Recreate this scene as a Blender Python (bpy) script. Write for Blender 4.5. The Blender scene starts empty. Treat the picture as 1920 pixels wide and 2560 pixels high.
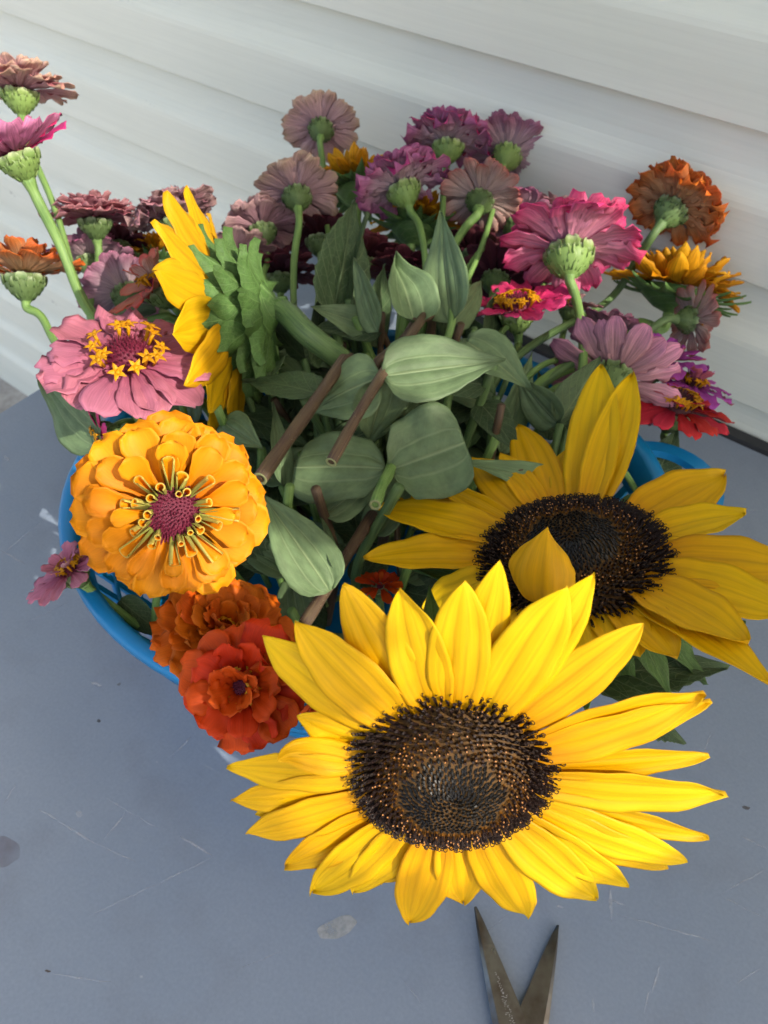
import bpy, bmesh, math, random
from mathutils import Vector, Matrix, Quaternion, noise
R_ = math.radians
random.seed(11)
scene = bpy.context.scene
COL = scene.collection

# ------------------------------------------------------------------ camera, sky, sun, exposure
FPX, CX, CY, CAMH = 1849.0, 960.0, 1280.0, 0.5          # photo pixels (1920 x 2560)
_up = Vector((0.01707581, -0.63669856, -0.7709237)).normalized()   # world up in image axes (x right, y down, z forward)
_fw = Vector((0, 0, 1))
_Y = (_fw - _fw.dot(_up) * _up).normalized()
_X = _Y.cross(_up)
CAM = Vector((0, 0, CAMH))
def _w(v): return Vector((_X.dot(v), _Y.dot(v), _up.dot(v)))
def ray(px, py): return _w(Vector(((px - CX) / FPX, (py - CY) / FPX, 1.0)))
def P(px, py, t): return CAM + ray(px, py) * t
CR, CU, CF = _w(Vector((1, 0, 0))), _w(Vector((0, -1, 0))), _w(Vector((0, 0, 1)))

cam_d = bpy.data.cameras.new('camera')
cam = bpy.data.objects.new('camera', cam_d); COL.objects.link(cam)
cam.matrix_world = Matrix(((CR.x, CU.x, -CF.x, CAM.x), (CR.y, CU.y, -CF.y, CAM.y), (CR.z, CU.z, -CF.z, CAM.z), (0, 0, 0, 1)))
cam_d.sensor_fit = 'VERTICAL'; cam_d.sensor_height = 36.0; cam_d.sensor_width = 27.0; cam_d.lens = 26.0
cam_d.clip_start = 0.01; cam_d.clip_end = 200
cam_d.dof.use_dof = True; cam_d.dof.focus_distance = 0.33; cam_d.dof.aperture_fstop = 17.0
scene.camera = cam

SUN = Vector((0.63, -0.44, 0.64)).normalized()             # direction towards the sun
SUN_EL, SUN_AZ = math.asin(SUN.z), math.atan2(SUN.x, SUN.y)
world = bpy.data.worlds.new('World'); scene.world = world; world.use_nodes = True
wn = world.node_tree.nodes; wl = world.node_tree.links
sky = wn.new('ShaderNodeTexSky'); sky.sky_type = 'NISHITA'; sky.sun_disc = False
sky.sun_elevation = SUN_EL; sky.sun_rotation = SUN_AZ
sky.air_density = 1.0; sky.dust_density = 5.0; sky.ozone_density = 0.6
wl.new(sky.outputs[0], wn['Background'].inputs[0]); wn['Background'].inputs[1].default_value = 0.15
sun_d = bpy.data.lights.new('sun', 'SUN'); sun_d.energy = 2.0; sun_d.angle = R_(0.53); sun_d.color = (1.0, 0.93, 0.82)
sun = bpy.data.objects.new('sun', sun_d); COL.objects.link(sun)
sun.rotation_euler = SUN.to_track_quat('Z', 'Y').to_euler(); sun.location = SUN * 3
scene.view_settings.view_transform = 'Standard'; scene.view_settings.look = 'None'
scene.view_settings.exposure = 1.5; scene.view_settings.gamma = 1.0

# ------------------------------------------------------------------ helpers
def lin(h):
    h = h.lstrip('#'); o = []
    for i in (0, 2, 4):
        c = int(h[i:i + 2], 16) / 255; o.append(c / 12.92 if c <= .04045 else ((c + .055) / 1.055) ** 2.4)
    return (*o, 1.0)
def link(o, parent=None):
    COL.objects.link(o)
    if parent is not None: o.parent = parent
    return o
def mesh(name, vs, fs, mats, uvs=None, smooth=True, slots=None):
    me = bpy.data.meshes.new(name); me.from_pydata([tuple(v) for v in vs], [], fs)
    for m in mats: me.materials.append(m)
    if slots: me.polygons.foreach_set('material_index', slots)
    if uvs:
        l = me.uv_layers.new(name='UVMap'); d = []
        for p in me.polygons:
            for vi in p.vertices: d.extend(uvs[vi])
        l.data.foreach_set('uv', d)
    me.polygons.foreach_set('use_smooth', [smooth] * len(me.polygons)); me.update()
    return me
def obj(name, me, parent=None, mat=None):
    o = bpy.data.objects.new(name, me); link(o, parent)
    if mat is not None: o.matrix_local = mat
    return o
def tag(o, label, cat, group=None, kind=None):
    if label: o['label'] = label
    if cat: o['category'] = cat
    if group: o['group'] = group
    if kind: o['kind'] = kind
    return o
def empty(name, M, label, cat, group=None):
    o = bpy.data.objects.new(name, None); o.empty_display_size = .01; link(o); o.matrix_world = M
    return tag(o, label, cat, group)
def frame(loc, n, x=None):
    n = n.normalized()
    if x is None: x = Vector((1, 0, 0)) if abs(n.x) < .9 else Vector((0, 1, 0))
    x = (x - x.dot(n) * n).normalized(); y = n.cross(x)
    return Matrix(((x.x, y.x, n.x, loc.x), (x.y, y.y, n.y, loc.y), (x.z, y.z, n.z, loc.z), (0, 0, 0, 1)))
def facing(p, a, dx, dy):
    """normal at p: angle a from the line to the camera, leaning towards image direction (dx, dy down)"""
    c = (CAM - p).normalized(); r = (CR - CR.dot(c) * c).normalized(); u = c.cross(r)
    if u.dot(CU) < 0: u = -u
    e = (r * dx - u * dy).normalized()
    return (c * math.cos(R_(a)) + e * math.sin(R_(a))).normalized()
def interp(tab, u):
    for (a, va), (b, vb) in zip(tab, tab[1:]):
        if u <= b:
            s = (u - a) / (b - a); s = s * s * (3 - 2 * s) * .5 + s * .5
            return va + (vb - va) * s
    return tab[-1][1]
def spline(pts, n=8):
    """Catmull-Rom through pts"""
    q = [pts[0] * 2 - pts[1]] + list(pts) + [pts[-1] * 2 - pts[-2]]; out = []
    for i in range(1, len(q) - 2):
        a, b, c, d = q[i - 1], q[i], q[i + 1], q[i + 2]
        for k in range(n):
            s = k / n
            out.append(.5 * ((2 * b) + (c - a) * s + (2 * a - 5 * b + 4 * c - d) * s * s + (3 * b - a - 3 * c + d) * s ** 3))
    out.append(pts[-1].copy()); return out
def tube(pts, rad, sides=9, inv=None, ridge=0.0, cap=True):
    """verts, faces, uvs of a tube along pts; rad: float or f(s)"""
    n = len(pts); vs = []; uv = []; fs = []
    T = [(pts[min(i + 1, n - 1)] - pts[max(i - 1, 0)]).normalized() for i in range(n)]
    N = T[0].orthogonal().normalized()
    for i in range(n):
        N = (N - N.dot(T[i]) * T[i]).normalized(); B = T[i].cross(N); s = i / (n - 1)
        r = rad(s) if callable(rad) else rad
        for k in range(sides):
            a = 2 * math.pi * k / sides; rr = r * (1 + (ridge if k % 2 else -ridge))
            v = pts[i] + (N * math.cos(a) + B * math.sin(a)) * rr
            vs.append(inv @ v if inv else v); uv.append((s, k / sides))
    for i in range(n - 1):
        for k in range(sides):
            k2 = (k + 1) % sides
            fs.append((i * sides + k, i * sides + k2, (i + 1) * sides + k2, (i + 1) * sides + k))
    if cap:
        fs.append(tuple(range(sides - 1, -1, -1))); fs.append(tuple(range((n - 1) * sides, n * sides)))
    return vs, fs, uv
def lathe(prof, seg=32):
    vs = []; fs = []; uv = []
    for j, (r, z) in enumerate(prof):
        for k in range(seg):
            a = 2 * math.pi * k / seg; vs.append((r * math.cos(a), r * math.sin(a), z)); uv.append((j / (len(prof) - 1), k / seg))
    for j in range(len(prof) - 1):
        for k in range(seg):
            k2 = (k + 1) % seg; fs.append((j * seg + k, j * seg + k2, (j + 1) * seg + k2, (j + 1) * seg + k))
    return vs, fs, uv
def box(x0, x1, y0, y1, z0, z1):
    v = [(x, y, z) for z in (z0, z1) for y in (y0, y1) for x in (x0, x1)]
    return v, [(0, 2, 3, 1), (4, 5, 7, 6), (0, 1, 5, 4), (2, 6, 7, 3), (0, 4, 6, 2), (1, 3, 7, 5)]

# ------------------------------------------------------------------ materials
class NT:
    def __init__(s, name):
        s.m = bpy.data.materials.new(name); s.m.use_nodes = True
        s.n = s.m.node_tree.nodes; s.l = s.m.node_tree.links; s.n.clear()
        s.out = s.n.new('ShaderNodeOutputMaterial')
    def node(s, t, **k):
        nd = s.n.new(t)
        for a, v in k.items(): setattr(nd, a, v)
        return nd
    def set(s, nd, i, v):
        if hasattr(v, 'links') or isinstance(v, bpy.types.NodeSocket): s.l.new(v, nd.inputs[i])
        else: nd.inputs[i].default_value = v
    def math(s, op, a, b=0.0, c=None):
        nd = s.node('ShaderNodeMath', operation=op); s.set(nd, 0, a); s.set(nd, 1, b)
        if c is not None: s.set(nd, 2, c)
        return nd.outputs[0]
    def mix(s, f, a, b, bt='MIX'):
        nd = s.node('ShaderNodeMix', data_type='RGBA', blend_type=bt); s.set(nd, 0, f); s.set(nd, 6, a); s.set(nd, 7, b)
        return nd.outputs[2]
    def ramp(s, f, stops):
        nd = s.node('ShaderNodeValToRGB'); cr = nd.color_ramp
        while len(cr.elements) < len(stops): cr.elements.new(.5)
        for e, (p, c) in zip(cr.elements, stops):
            e.position = p; e.color = c if not isinstance(c, (int, float)) else (c, c, c, 1)
        s.set(nd, 0, f); return nd.outputs[0]
    def noise(s, vec, scale, detail=3.0, rough=.55):
        nd = s.node('ShaderNodeTexNoise'); s.set(nd, 'Vector', vec); nd.inputs['Scale'].default_value = scale
        nd.inputs['Detail'].default_value = detail; nd.inputs['Roughness'].default_value = rough
        return nd.outputs[0]
    def uv(s): return s.node('ShaderNodeTexCoord').outputs['UV']
    def obj(s): return s.node('ShaderNodeTexCoord').outputs['Object']
    def scale(s, vec, sc, loc=None):
        nd = s.node('ShaderNodeMapping'); s.set(nd, 0, vec); nd.inputs['Scale'].default_value = sc
        if loc is not None: s.set(nd, 'Location', loc)
        return nd.outputs[0]
    def rnd(s): return s.node('ShaderNodeObjectInfo').outputs['Random']
    def bump(s, h, st, dist):
        nd = s.node('ShaderNodeBump'); nd.inputs['Strength'].default_value = st; nd.inputs['Distance'].default_value = dist
        s.l.new(h, nd.inputs['Height']); return nd.outputs[0]
    def finish(s, col, rough=.5, spec=.4, normal=None, transl=0.0, tcol=None, metal=0.0, coat=0.0):
        b = s.node('ShaderNodeBsdfPrincipled'); s.set(b, 'Base Color', col); s.set(b, 'Roughness', rough)
        b.inputs['Specular IOR Level'].default_value = spec; b.inputs['Metallic'].default_value = metal
        b.inputs['Coat Weight'].default_value = coat
        if normal is not None: s.l.new(normal, b.inputs['Normal'])
        sh = b.outputs[0]
        if transl > 0:
            t = s.node('ShaderNodeBsdfTranslucent'); s.set(t, 0, tcol if tcol is not None else col)
            if normal is not None: s.l.new(normal, t.inputs['Normal'])
            mx = s.node('ShaderNodeMixShader'); mx.inputs[0].default_value = transl
            s.l.new(sh, mx.inputs[1]); s.l.new(t.outputs[0], mx.inputs[2]); sh = mx.outputs[0]
        s.l.new(sh, s.out.inputs[0]); return s.m

def petal_material(name, stops, streak=.25, rough=.55, transl=.28, vary=.16, vein=26.0, bump=.35, edge=None, grooves=False):
    """stops: colour along the petal from base to tip"""
    m = NT(name); uv = m.uv(); sp = m.node('ShaderNodeSeparateXYZ'); m.l.new(uv, sp.inputs[0])
    rnd = m.rnd(); off = m.node('ShaderNodeCombineXYZ'); m.l.new(m.math('MULTIPLY', rnd, 37.0), off.inputs[0]); m.l.new(m.math('MULTIPLY', rnd, 61.0), off.inputs[1])
    blot = m.noise(m.scale(uv, (2.2, 2.2, 1), off.outputs[0]), 1.6, 4)
    uu = m.math('ADD', sp.outputs[0], m.math('MULTIPLY', m.math('SUBTRACT', blot, .5), .35))
    col = m.ramp(uu, stops)
    st = m.noise(m.scale(uv, (1.3, vein, 1), off.outputs[0]), 1.0, 4, .65)
    f = m.ramp(st, [(.32, 1 - streak), (.62, 1.0), (.8, 1 + streak * .25)])
    col = m.mix(1.0, col, f, 'MULTIPLY')
    if grooves:
        wv = m.math('ADD', sp.outputs[1], m.math('MULTIPLY', m.math('SUBTRACT', m.noise(m.scale(uv, (1.1, 1.6, 1), off.outputs[0]), 1.5, 2), .5), .14))
        gl = m.math('POWER', m.math('ABSOLUTE', m.math('COSINE', m.math('MULTIPLY', wv, 15.7))), 10.0)
        gl = m.math('MULTIPLY', gl, m.ramp(sp.outputs[0], [(0.0, .9), (.7, .8), (.95, .2)]))
        col = m.mix(m.math('MULTIPLY', gl, .30), col, (.42, .20, .002, 1)); st = m.math('SUBTRACT', m.math('MULTIPLY', st, .5), m.math('MULTIPLY', gl, .8))
    if edge is not None:
        e = m.math('ABSOLUTE', m.math('SUBTRACT', sp.outputs[1], .5))
        ef = m.math('MULTIPLY', m.ramp(e, [(.34, 0.0), (.5, 1.0)]), m.ramp(blot, [(.4, .1), (.6, .9)]))
        col = m.mix(ef, col, edge)
    v = m.math('ADD', 1 - vary / 2, m.math('MULTIPLY', rnd, vary))
    hs = m.node('ShaderNodeHueSaturation'); m.l.new(col, hs.inputs['Color']); m.l.new(v, hs.inputs['Value'])
    m.l.new(m.math('ADD', .492, m.math('MULTIPLY', m.math('FRACT', m.math('MULTIPLY', rnd, 17.3)), .016)), hs.inputs['Hue'])
    return m.finish(hs.outputs[0], rough, .25, m.bump(st, bump, .0006), transl)

def leaf_material(name, top, vein, kind='zinnia', transl=.18, rough=.5, dark=.7):
    m = NT(name); uv = m.uv(); sp = m.node('ShaderNodeSeparateXYZ'); m.l.new(uv, sp.inputs[0])
    u, v = sp.outputs[0], sp.outputs[1]
    x = m.math('MULTIPLY', m.math('SUBTRACT', v, .5), 2.0); ax = m.math('ABSOLUTE', x)
    rnd = m.rnd()
    off = m.node('ShaderNodeCombineXYZ'); m.l.new(m.math('MULTIPLY', rnd, 23.0), off.inputs[0])
    n1 = m.noise(m.scale(uv, (3, 3, 1), off.outputs[0]), 2.0, 5); n2 = m.noise(m.scale(uv, (30, 16, 1), off.outputs[0]), 3.0, 3)
    def line(d, w, s):  # bright where |d| small
        return m.math('MULTIPLY', m.ramp(m.math('ABSOLUTE', d), [(0.0, 1.0), (w, 0.0)]), s)
    mid = line(x, .05, 1.0)
    if kind == 'zinnia':
        l1 = line(m.math('SUBTRACT', ax, .40), .045, .42); l2 = line(m.math('SUBTRACT', ax, .76), .05, .12)
        cr = m.math('FRACT', m.math('ADD', m.math('MULTIPLY', u, 9.0), m.math('MULTIPLY', ax, -3.2)))
        l3 = line(m.math('SUBTRACT', cr, .5), .06, .10)
        V = m.math('MAXIMUM', m.math('MAXIMUM', mid, l1), m.math('MAXIMUM', l2, l3))
    else:
        cr = m.math('FRACT', m.math('ADD', m.math('MULTIPLY', u, 7.0), m.math('MULTIPLY', m.math('POWER', ax, .85), -2.3)))
        l1 = line(m.math('SUBTRACT', cr, .5), .07, .7)
        vo = m.node('ShaderNodeTexVoronoi', feature='DISTANCE_TO_EDGE'); m.l.new(m.scale(uv, (9, 6, 1)), vo.inputs['Vector']); vo.inputs['Scale'].default_value = 1.6
        l2 = m.math('MULTIPLY', m.ramp(vo.outputs['Distance'], [(0.0, 1.0), (.05, 0.0)]), .4)
        V = m.math('MAXIMUM', m.math('MAXIMUM', mid, l1), l2)
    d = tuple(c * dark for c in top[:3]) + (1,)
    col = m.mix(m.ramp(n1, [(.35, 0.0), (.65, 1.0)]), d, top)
    col = m.mix(m.math('MULTIPLY', V, .75), col, vein)
    hs = m.node('ShaderNodeHueSaturation'); m.l.new(col, hs.inputs['Color']); m.l.new(m.math('ADD', .86, m.math('MULTIPLY', rnd, .28)), hs.inputs['Value'])
    h = m.math('ADD', m.math('MULTIPLY', V, .8), m.math('MULTIPLY', n2, .25))
    return m.finish(hs.outputs[0], rough, .35, m.bump(h, .55, .0012), transl)

def simple(name, col, rough=.5, spec=.4, var=.25, scale=60.0, bump=0.0, transl=0.0, metal=0.0, rndv=.2, stretch=(1, 1, 1)):
    m = NT(name); o = m.obj(); n = m.noise(m.scale(o, stretch), scale, 4)
    d = tuple(c * (1 - var) for c in col[:3]) + (1,); b = tuple(min(1, c * (1 + var * .6)) for c in col[:3]) + (1,)
    c = m.ramp(n, [(.3, d), (.7, b)])
    hs = m.node('ShaderNodeHueSaturation'); m.l.new(c, hs.inputs['Color']); m.l.new(m.math('ADD', 1 - rndv / 2, m.math('MULTIPLY', m.rnd(), rndv)), hs.inputs['Value'])
    return m.finish(hs.outputs[0], rough, spec, m.bump(n, bump, .001) if bump else None, transl, metal=metal)

def stem_material(name, c0, c1, fuzz=.0):
    m = NT(name); uv = m.uv(); n = m.noise(m.scale(uv, (4, 9, 1)), 2.0, 4); st = m.noise(m.scale(uv, (2, 40, 1)), 1.0, 2)
    c = m.mix(m.ramp(n, [(.35, 0.0), (.65, 1.0)]), c0, c1)
    c = m.mix(m.math('MULTIPLY', m.ramp(st, [(.45, 0.0), (.7, 1.0)]), .35), c, tuple(min(1, x * 1.7) for x in c1[:3]) + (1,))
    return m.finish(c, .5, .4, m.bump(st, .5, .0008), .06)

M = {}
M['siding'] = None
def siding_material():
    m = NT('white_vinyl_siding'); o = m.obj()
    g = m.noise(m.scale(o, (3, 160, 160)), 2.4, 5, .6); big = m.noise(m.scale(o, (1.2, 2, 5)), 2.0, 4)
    spk = m.noise(o, 42.0, 2); dirt = m.ramp(spk, [(.18, .62), (.235, 1.0)])
    c = m.ramp(big, [(.3, (.68, .71, .625, 1)), (.7, (.745, .77, .69, 1))])
    c = m.mix(1.0, c, dirt, 'MULTIPLY'); c = m.mix(1.0, c, m.ramp(g, [(.3, .95), (.6, 1.0)]), 'MULTIPLY')
    return m.finish(c, .5, .35, m.bump(g, .35, .0006))
M['siding'] = siding_material()
def table_material():
    m = NT('grey_blue_painted_board'); o = m.obj()
    big = m.noise(o, 3.5, 5, .6); mid = m.noise(o, 22.0, 4); fine = m.noise(o, 480.0, 3)
    c = m.ramp(big, [(.3, (.190, .235, .305, 1)), (.7, (.225, .265, .325, 1))])
    c = m.mix(m.math('MULTIPLY', m.ramp(mid, [(.52, 0.0), (.75, 1.0)]), .35), c, (.15, .165, .20, 1))
    spot = m.noise(o, 75.0, 2, .4); c = m.mix(m.math('MULTIPLY', m.ramp(spot, [(.20, 1.0), (.225, 0.0)]), .6), c, (.06, .055, .05, 1))
    wsp = m.noise(m.scale(o, (1, 1, 1), (3.1, 1.7, 0)), 95.0, 2, .4); c = m.mix(m.math('MULTIPLY', m.ramp(wsp, [(.77, 0.0), (.81, 1.0)]), .5), c, (.5, .52, .55, 1))
    c = m.mix(1.0, c, m.ramp(fine, [(.3, .93), (.7, 1.05)]), 'MULTIPLY')
    r = m.ramp(big, [(.3, .34), (.7, .5)])
    return m.finish(c, r, .5, m.bump(m.math('ADD', m.math('MULTIPLY', fine, .35), mid), .12, .0015))
M['table'] = table_material()
def scratch_material():
    m = NT('pale_scuff'); o = m.obj(); n = m.noise(o, 90.0, 4, .7)
    b = m.node('ShaderNodeBsdfPrincipled'); b.inputs['Base Color'].default_value = (.50, .53, .58, 1); b.inputs['Roughness'].default_value = .7
    t = m.node('ShaderNodeBsdfTransparent'); mx = m.node('ShaderNodeMixShader')
    m.l.new(m.ramp(n, [(.32, 0.0), (.66, .60)]), mx.inputs[0]); m.l.new(t.outputs[0], mx.inputs[1]); m.l.new(b.outputs[0], mx.inputs[2])
    m.l.new(mx.outputs[0], m.out.inputs[0]); return m.m
M['scratch'] = scratch_material()
M['ground'] = simple('grey_paving', (.36, .34, .31, 1), .9, .2, .3, 40, .4)
M['plastic'] = simple('blue_plastic', (.004, .20, .46, 1), .38, .5, .08, 8, 0, .05, rndv=.04)
M['wood'] = simple('grey_leg_paint', (.17, .19, .22, 1), .6, .3, .15, 30)
M['timber'] = simple('blocker_timber', (.42, .38, .33, 1), .8, .2, .25, 14, .3, stretch=(1, 8, 8))
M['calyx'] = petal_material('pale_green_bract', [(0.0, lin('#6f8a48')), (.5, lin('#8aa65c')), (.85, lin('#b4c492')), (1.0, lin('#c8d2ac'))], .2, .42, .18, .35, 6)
M['calyx_shade'] = petal_material('shaded_green_bract', [(0.0, lin('#4f6638')), (.5, lin('#6c8450')), (.85, lin('#98a880')), (1.0, lin('#aab494'))], .2, .45, .15, .35, 6)  # darker copy of the calyx greens, shade put into the colour
M['stem'] = stem_material('green_stem', lin('#56783c'), lin('#7d9c55'))
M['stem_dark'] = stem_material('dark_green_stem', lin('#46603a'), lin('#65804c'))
M['stem_brown'] = stem_material('brown_green_stem', lin('#452e2a'), lin('#62523a'))
M['cut'] = simple('cut_stem_pith', lin('#8d9468'), .6, .3, .3, 500)
M['hair'] = simple('stem_hair', lin('#a9ab98'), .6, .3, .1, 50, transl=.3)
M['leaf'] = leaf_material('sage_zinnia_leaf', lin('#748c62'), lin('#9cad80'))
M['leaf_back'] = leaf_material('sage_zinnia_leaf_back', lin('#80966c'), lin('#a8b78c'))
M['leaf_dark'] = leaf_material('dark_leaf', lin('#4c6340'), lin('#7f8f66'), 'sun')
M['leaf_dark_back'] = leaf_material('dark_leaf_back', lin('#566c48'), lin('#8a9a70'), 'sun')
M['bract'] = leaf_material('sunflower_bract', lin('#5f8443'), lin('#86a765'), 'sun', .25)
M['sun_petal'] = petal_material('sunflower_petal', [(0.0, lin('#d89000')), (.35, lin('#eab400')), (1.0, lin('#eec40a'))], .16, .5, .3, .12, 14, .25, grooves=True)
M['sun_petal_back'] = petal_material('sunflower_petal_back', [(0.0, lin('#c79a10')), (.5, lin('#dfb010')), (1.0, lin('#eaba10'))], .2, .55, .3, .12, 16, .25, grooves=True)
M['disc'] = simple('disc_brown', (.085, .040, .007, 1), .7, .3, .4, 300, .3)
M['fl_dark'] = simple('dark_floret', (.016, .007, .005, 1), .55, .25, .4, 400)
M['fl_mid'] = simple('orange_brown_floret', (.19, .075, .008, 1), .5, .35, .6, 350)
M['fl_bud'] = simple('charcoal_bud', (.008, .007, .006, 1), .42, .3, .5, 500)
M['fl_tip'] = simple('pollen_tip', (.50, .22, .07, 1), .6, .3, .4, 700)
M['star'] = simple('yellow_star_floret', lin('#dd9c10'), .5, .3, .25, 300, 0, .2, rndv=.3)
M['maroon'] = simple('maroon_centre', lin('#6a1c34'), .55, .35, .45, 500, .3)
M['maroon_dark'] = simple('dark_maroon_centre', lin('#4a1a20'), .55, .35, .45, 500, .3)
M['quill'] = petal_material('pale_quill', [(0.0, lin('#8f9440')), (.6, lin('#b9b25c')), (1.0, lin('#cbb452'))], .2, .5, .2, .15, 8)
M['steel'] = None
def steel():
    m = NT('brushed_steel'); o = m.obj(); n = m.noise(m.scale(o, (6, 300, 6)), 3.0, 3); b = m.noise(o, 45.0, 4)
    c = m.mix(m.ramp(b, [(.42, 0.0), (.68, 1.0)]), (.20, .19, .175, 1), (.10, .08, .062, 1))
    return m.finish(c, m.ramp(b, [(.3, .24), (.7, .42)]), .5, m.bump(n, .15, .0003), metal=1.0)
M['steel'] = steel()
M['etch'] = simple('etched_mark', (.55, .55, .55, 1), .7, .3, .1, 100)
M['handle_plastic'] = simple('dark_plastic', (.02, .05, .08, 1), .4, .5, .1, 30)

PAL = {}
def pale(h, f=.16, g=1.0):
    c = [int(h.lstrip('#')[i:i + 2], 16) for i in (0, 2, 4)]; return '#%02x%02x%02x' % tuple(int(x + (235 - x) * f) for x in c)
def pal(name, top, back, **k):
    if name not in ('gold', 'tangerine', 'vermilion', 'marigold', 'wine', 'red', 'rosepink', 'hotpink', 'orange'): back = [(p, pale(c, .30)) for p, c in back]; top = [(p, pale(c, .08)) for p, c in top]
    bk = dict(k); bk.pop('edge', None)
    PAL[name] = (petal_material(name + '_petal', [(p, lin(c)) for p, c in top], **k), petal_material(name + '_petal_back', [(p, lin(c)) for p, c in back], **dict(bk, streak=.5, vein=15.0, bump=.6)))
pal('salmon', [(0, '#a8405c'), (.6, '#cc7484'), (1, '#dba08a')], [(0, '#a85c70'), (.6, '#cc8a90'), (1, '#dcb08c')])
pal('hotpink', [(0, '#b81858'), (.6, '#e2337e'), (1, '#e84a90')], [(0, '#a04a78'), (.6, '#cf7aa4'), (1, '#da8cb4')])
pal('rosepink', [(0, '#c81c58'), (.6, '#ea3a78'), (1, '#ee5088')], [(0, '#d490a4'), (.5, '#ee98b4'), (.85, '#ea6c98'), (1, '#e84c84')])
pal('rose', [(0, '#9c3450'), (.6, '#c25c74'), (1, '#cc7c80')], [(0, '#9c445c'), (.6, '#b8606e'), (1, '#c4767c')])
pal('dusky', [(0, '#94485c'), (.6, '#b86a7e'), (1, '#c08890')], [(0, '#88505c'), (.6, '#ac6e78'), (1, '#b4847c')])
pal('orange', [(0, '#c04a10'), (.6, '#e66c1c'), (1, '#ea7c2c')], [(0, '#a87c58'), (.5, '#cc9c70'), (.85, '#d88444'), (1, '#e07030')])
pal('mauve', [(0, '#8c2c54'), (.6, '#b05080'), (1, '#b8648c')], [(0, '#b09090'), (.45, '#c090a0'), (.8, '#a8607c'), (1, '#983c60')])
pal('dusty', [(0, '#985064'), (.6, '#c08488'), (1, '#d0a084')], [(0, '#a07078'), (.5, '#c49094'), (.85, '#c49484'), (1, '#c8a27c')])
pal('magenta', [(0, '#980c40'), (.6, '#c02468'), (1, '#c63c78')], [(0, '#b09098'), (.45, '#cc98ac'), (.8, '#bc5c90'), (1, '#a83078')])
pal('peach', [(0, '#a84c40'), (.6, '#cc7460'), (1, '#d05848')], [(0, '#a88478'), (.5, '#c8a090'), (.85, '#c4806c'), (1, '#c45040')], edge=lin('#c8402c'))
pal('pink', [(0, '#b84c70'), (.5, '#dc7898'), (1, '#e88ca8')], [(0, '#a86468'), (.5, '#cc8088'), (.85, '#e080a0'), (1, '#ea7ca4')])
pal('fadedpink', [(0, '#a04060'), (.5, '#c06882'), (1, '#d27c94')], [(0, '#a85c70'), (.6, '#c47c8c'), (1, '#d490a0')])
pal('red', [(0, '#8c1420'), (.6, '#c02430'), (1, '#d43038')], [(0, '#8c2838'), (.6, '#b84450'), (1, '#c85058')])
pal('purple', [(0, '#80207c'), (.6, '#b440a8'), (1, '#c04cb8')], [(0, '#8c2848'), (.6, '#b03048'), (1, '#c03840')])
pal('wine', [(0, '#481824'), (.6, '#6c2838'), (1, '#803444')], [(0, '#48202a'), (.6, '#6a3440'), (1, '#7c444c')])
pal('gold', [(0, '#c87004'), (.35, '#e48a04'), (1, '#ec960a')], [(0, '#d09a30'), (.6, '#e8a820'), (1, '#f0ae20')], streak=.1, bump=.15, transl=.22)
pal('tangerine', [(0, '#b84404'), (.5, '#dc6408'), (1, '#e4700c')], [(0, '#b04c10'), (.6, '#d06418'), (1, '#dc701c')], streak=.15)
pal('vermilion', [(0, '#b02c04'), (.5, '#dc4808'), (1, '#e8540c')], [(0, '#b03c18'), (.6, '#d0501c'), (1, '#dc5c20')], streak=.15)
pal('marigold', [(0, '#d08004'), (.6, '#eca008'), (1, '#f2ae14')], [(0, '#c08410'), (.6, '#dc9c14'), (1, '#e4a418')])

# ------------------------------------------------------------------ petals and leaves
SHAPES = {
    'sun':  [(0, .52), (.12, .70), (.3, .95), (.46, 1), (.62, .94), (.78, .74), (.89, .46), (.96, .2), (1, .02)],
    'zin':  [(0, .26), (.2, .45), (.45, .8), (.68, 1), (.84, .96), (.94, .72), (1, .40)],
    'spoon': [(0, .22), (.3, .38), (.55, .72), (.75, 1), (.9, .88), (.97, .58), (1, .25)],
    'leaf': [(0, .20), (.03, .58), (.09, .84), (.2, 1), (.36, .99), (.52, .84), (.68, .58), (.82, .32), (.92, .14), (1, .01)],
    'leafblunt': [(0, .12), (.05, .50), (.15, .82), (.35, 1), (.6, 1), (.8, .86), (.93, .6), (1, .12)],
    'bract': [(0, .9), (.25, 1), (.5, .82), (.75, .42), (.9, .16), (1, .01)],
    'scale': [(0, .85), (.35, 1), (.65, 1), (.88, .80), (1, .42)],
    'leafsq': [(0, .12), (.06, .5), (.2, .86), (.5, 1), (.8, 1), (.94, .86), (1, .5)],
}
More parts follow.
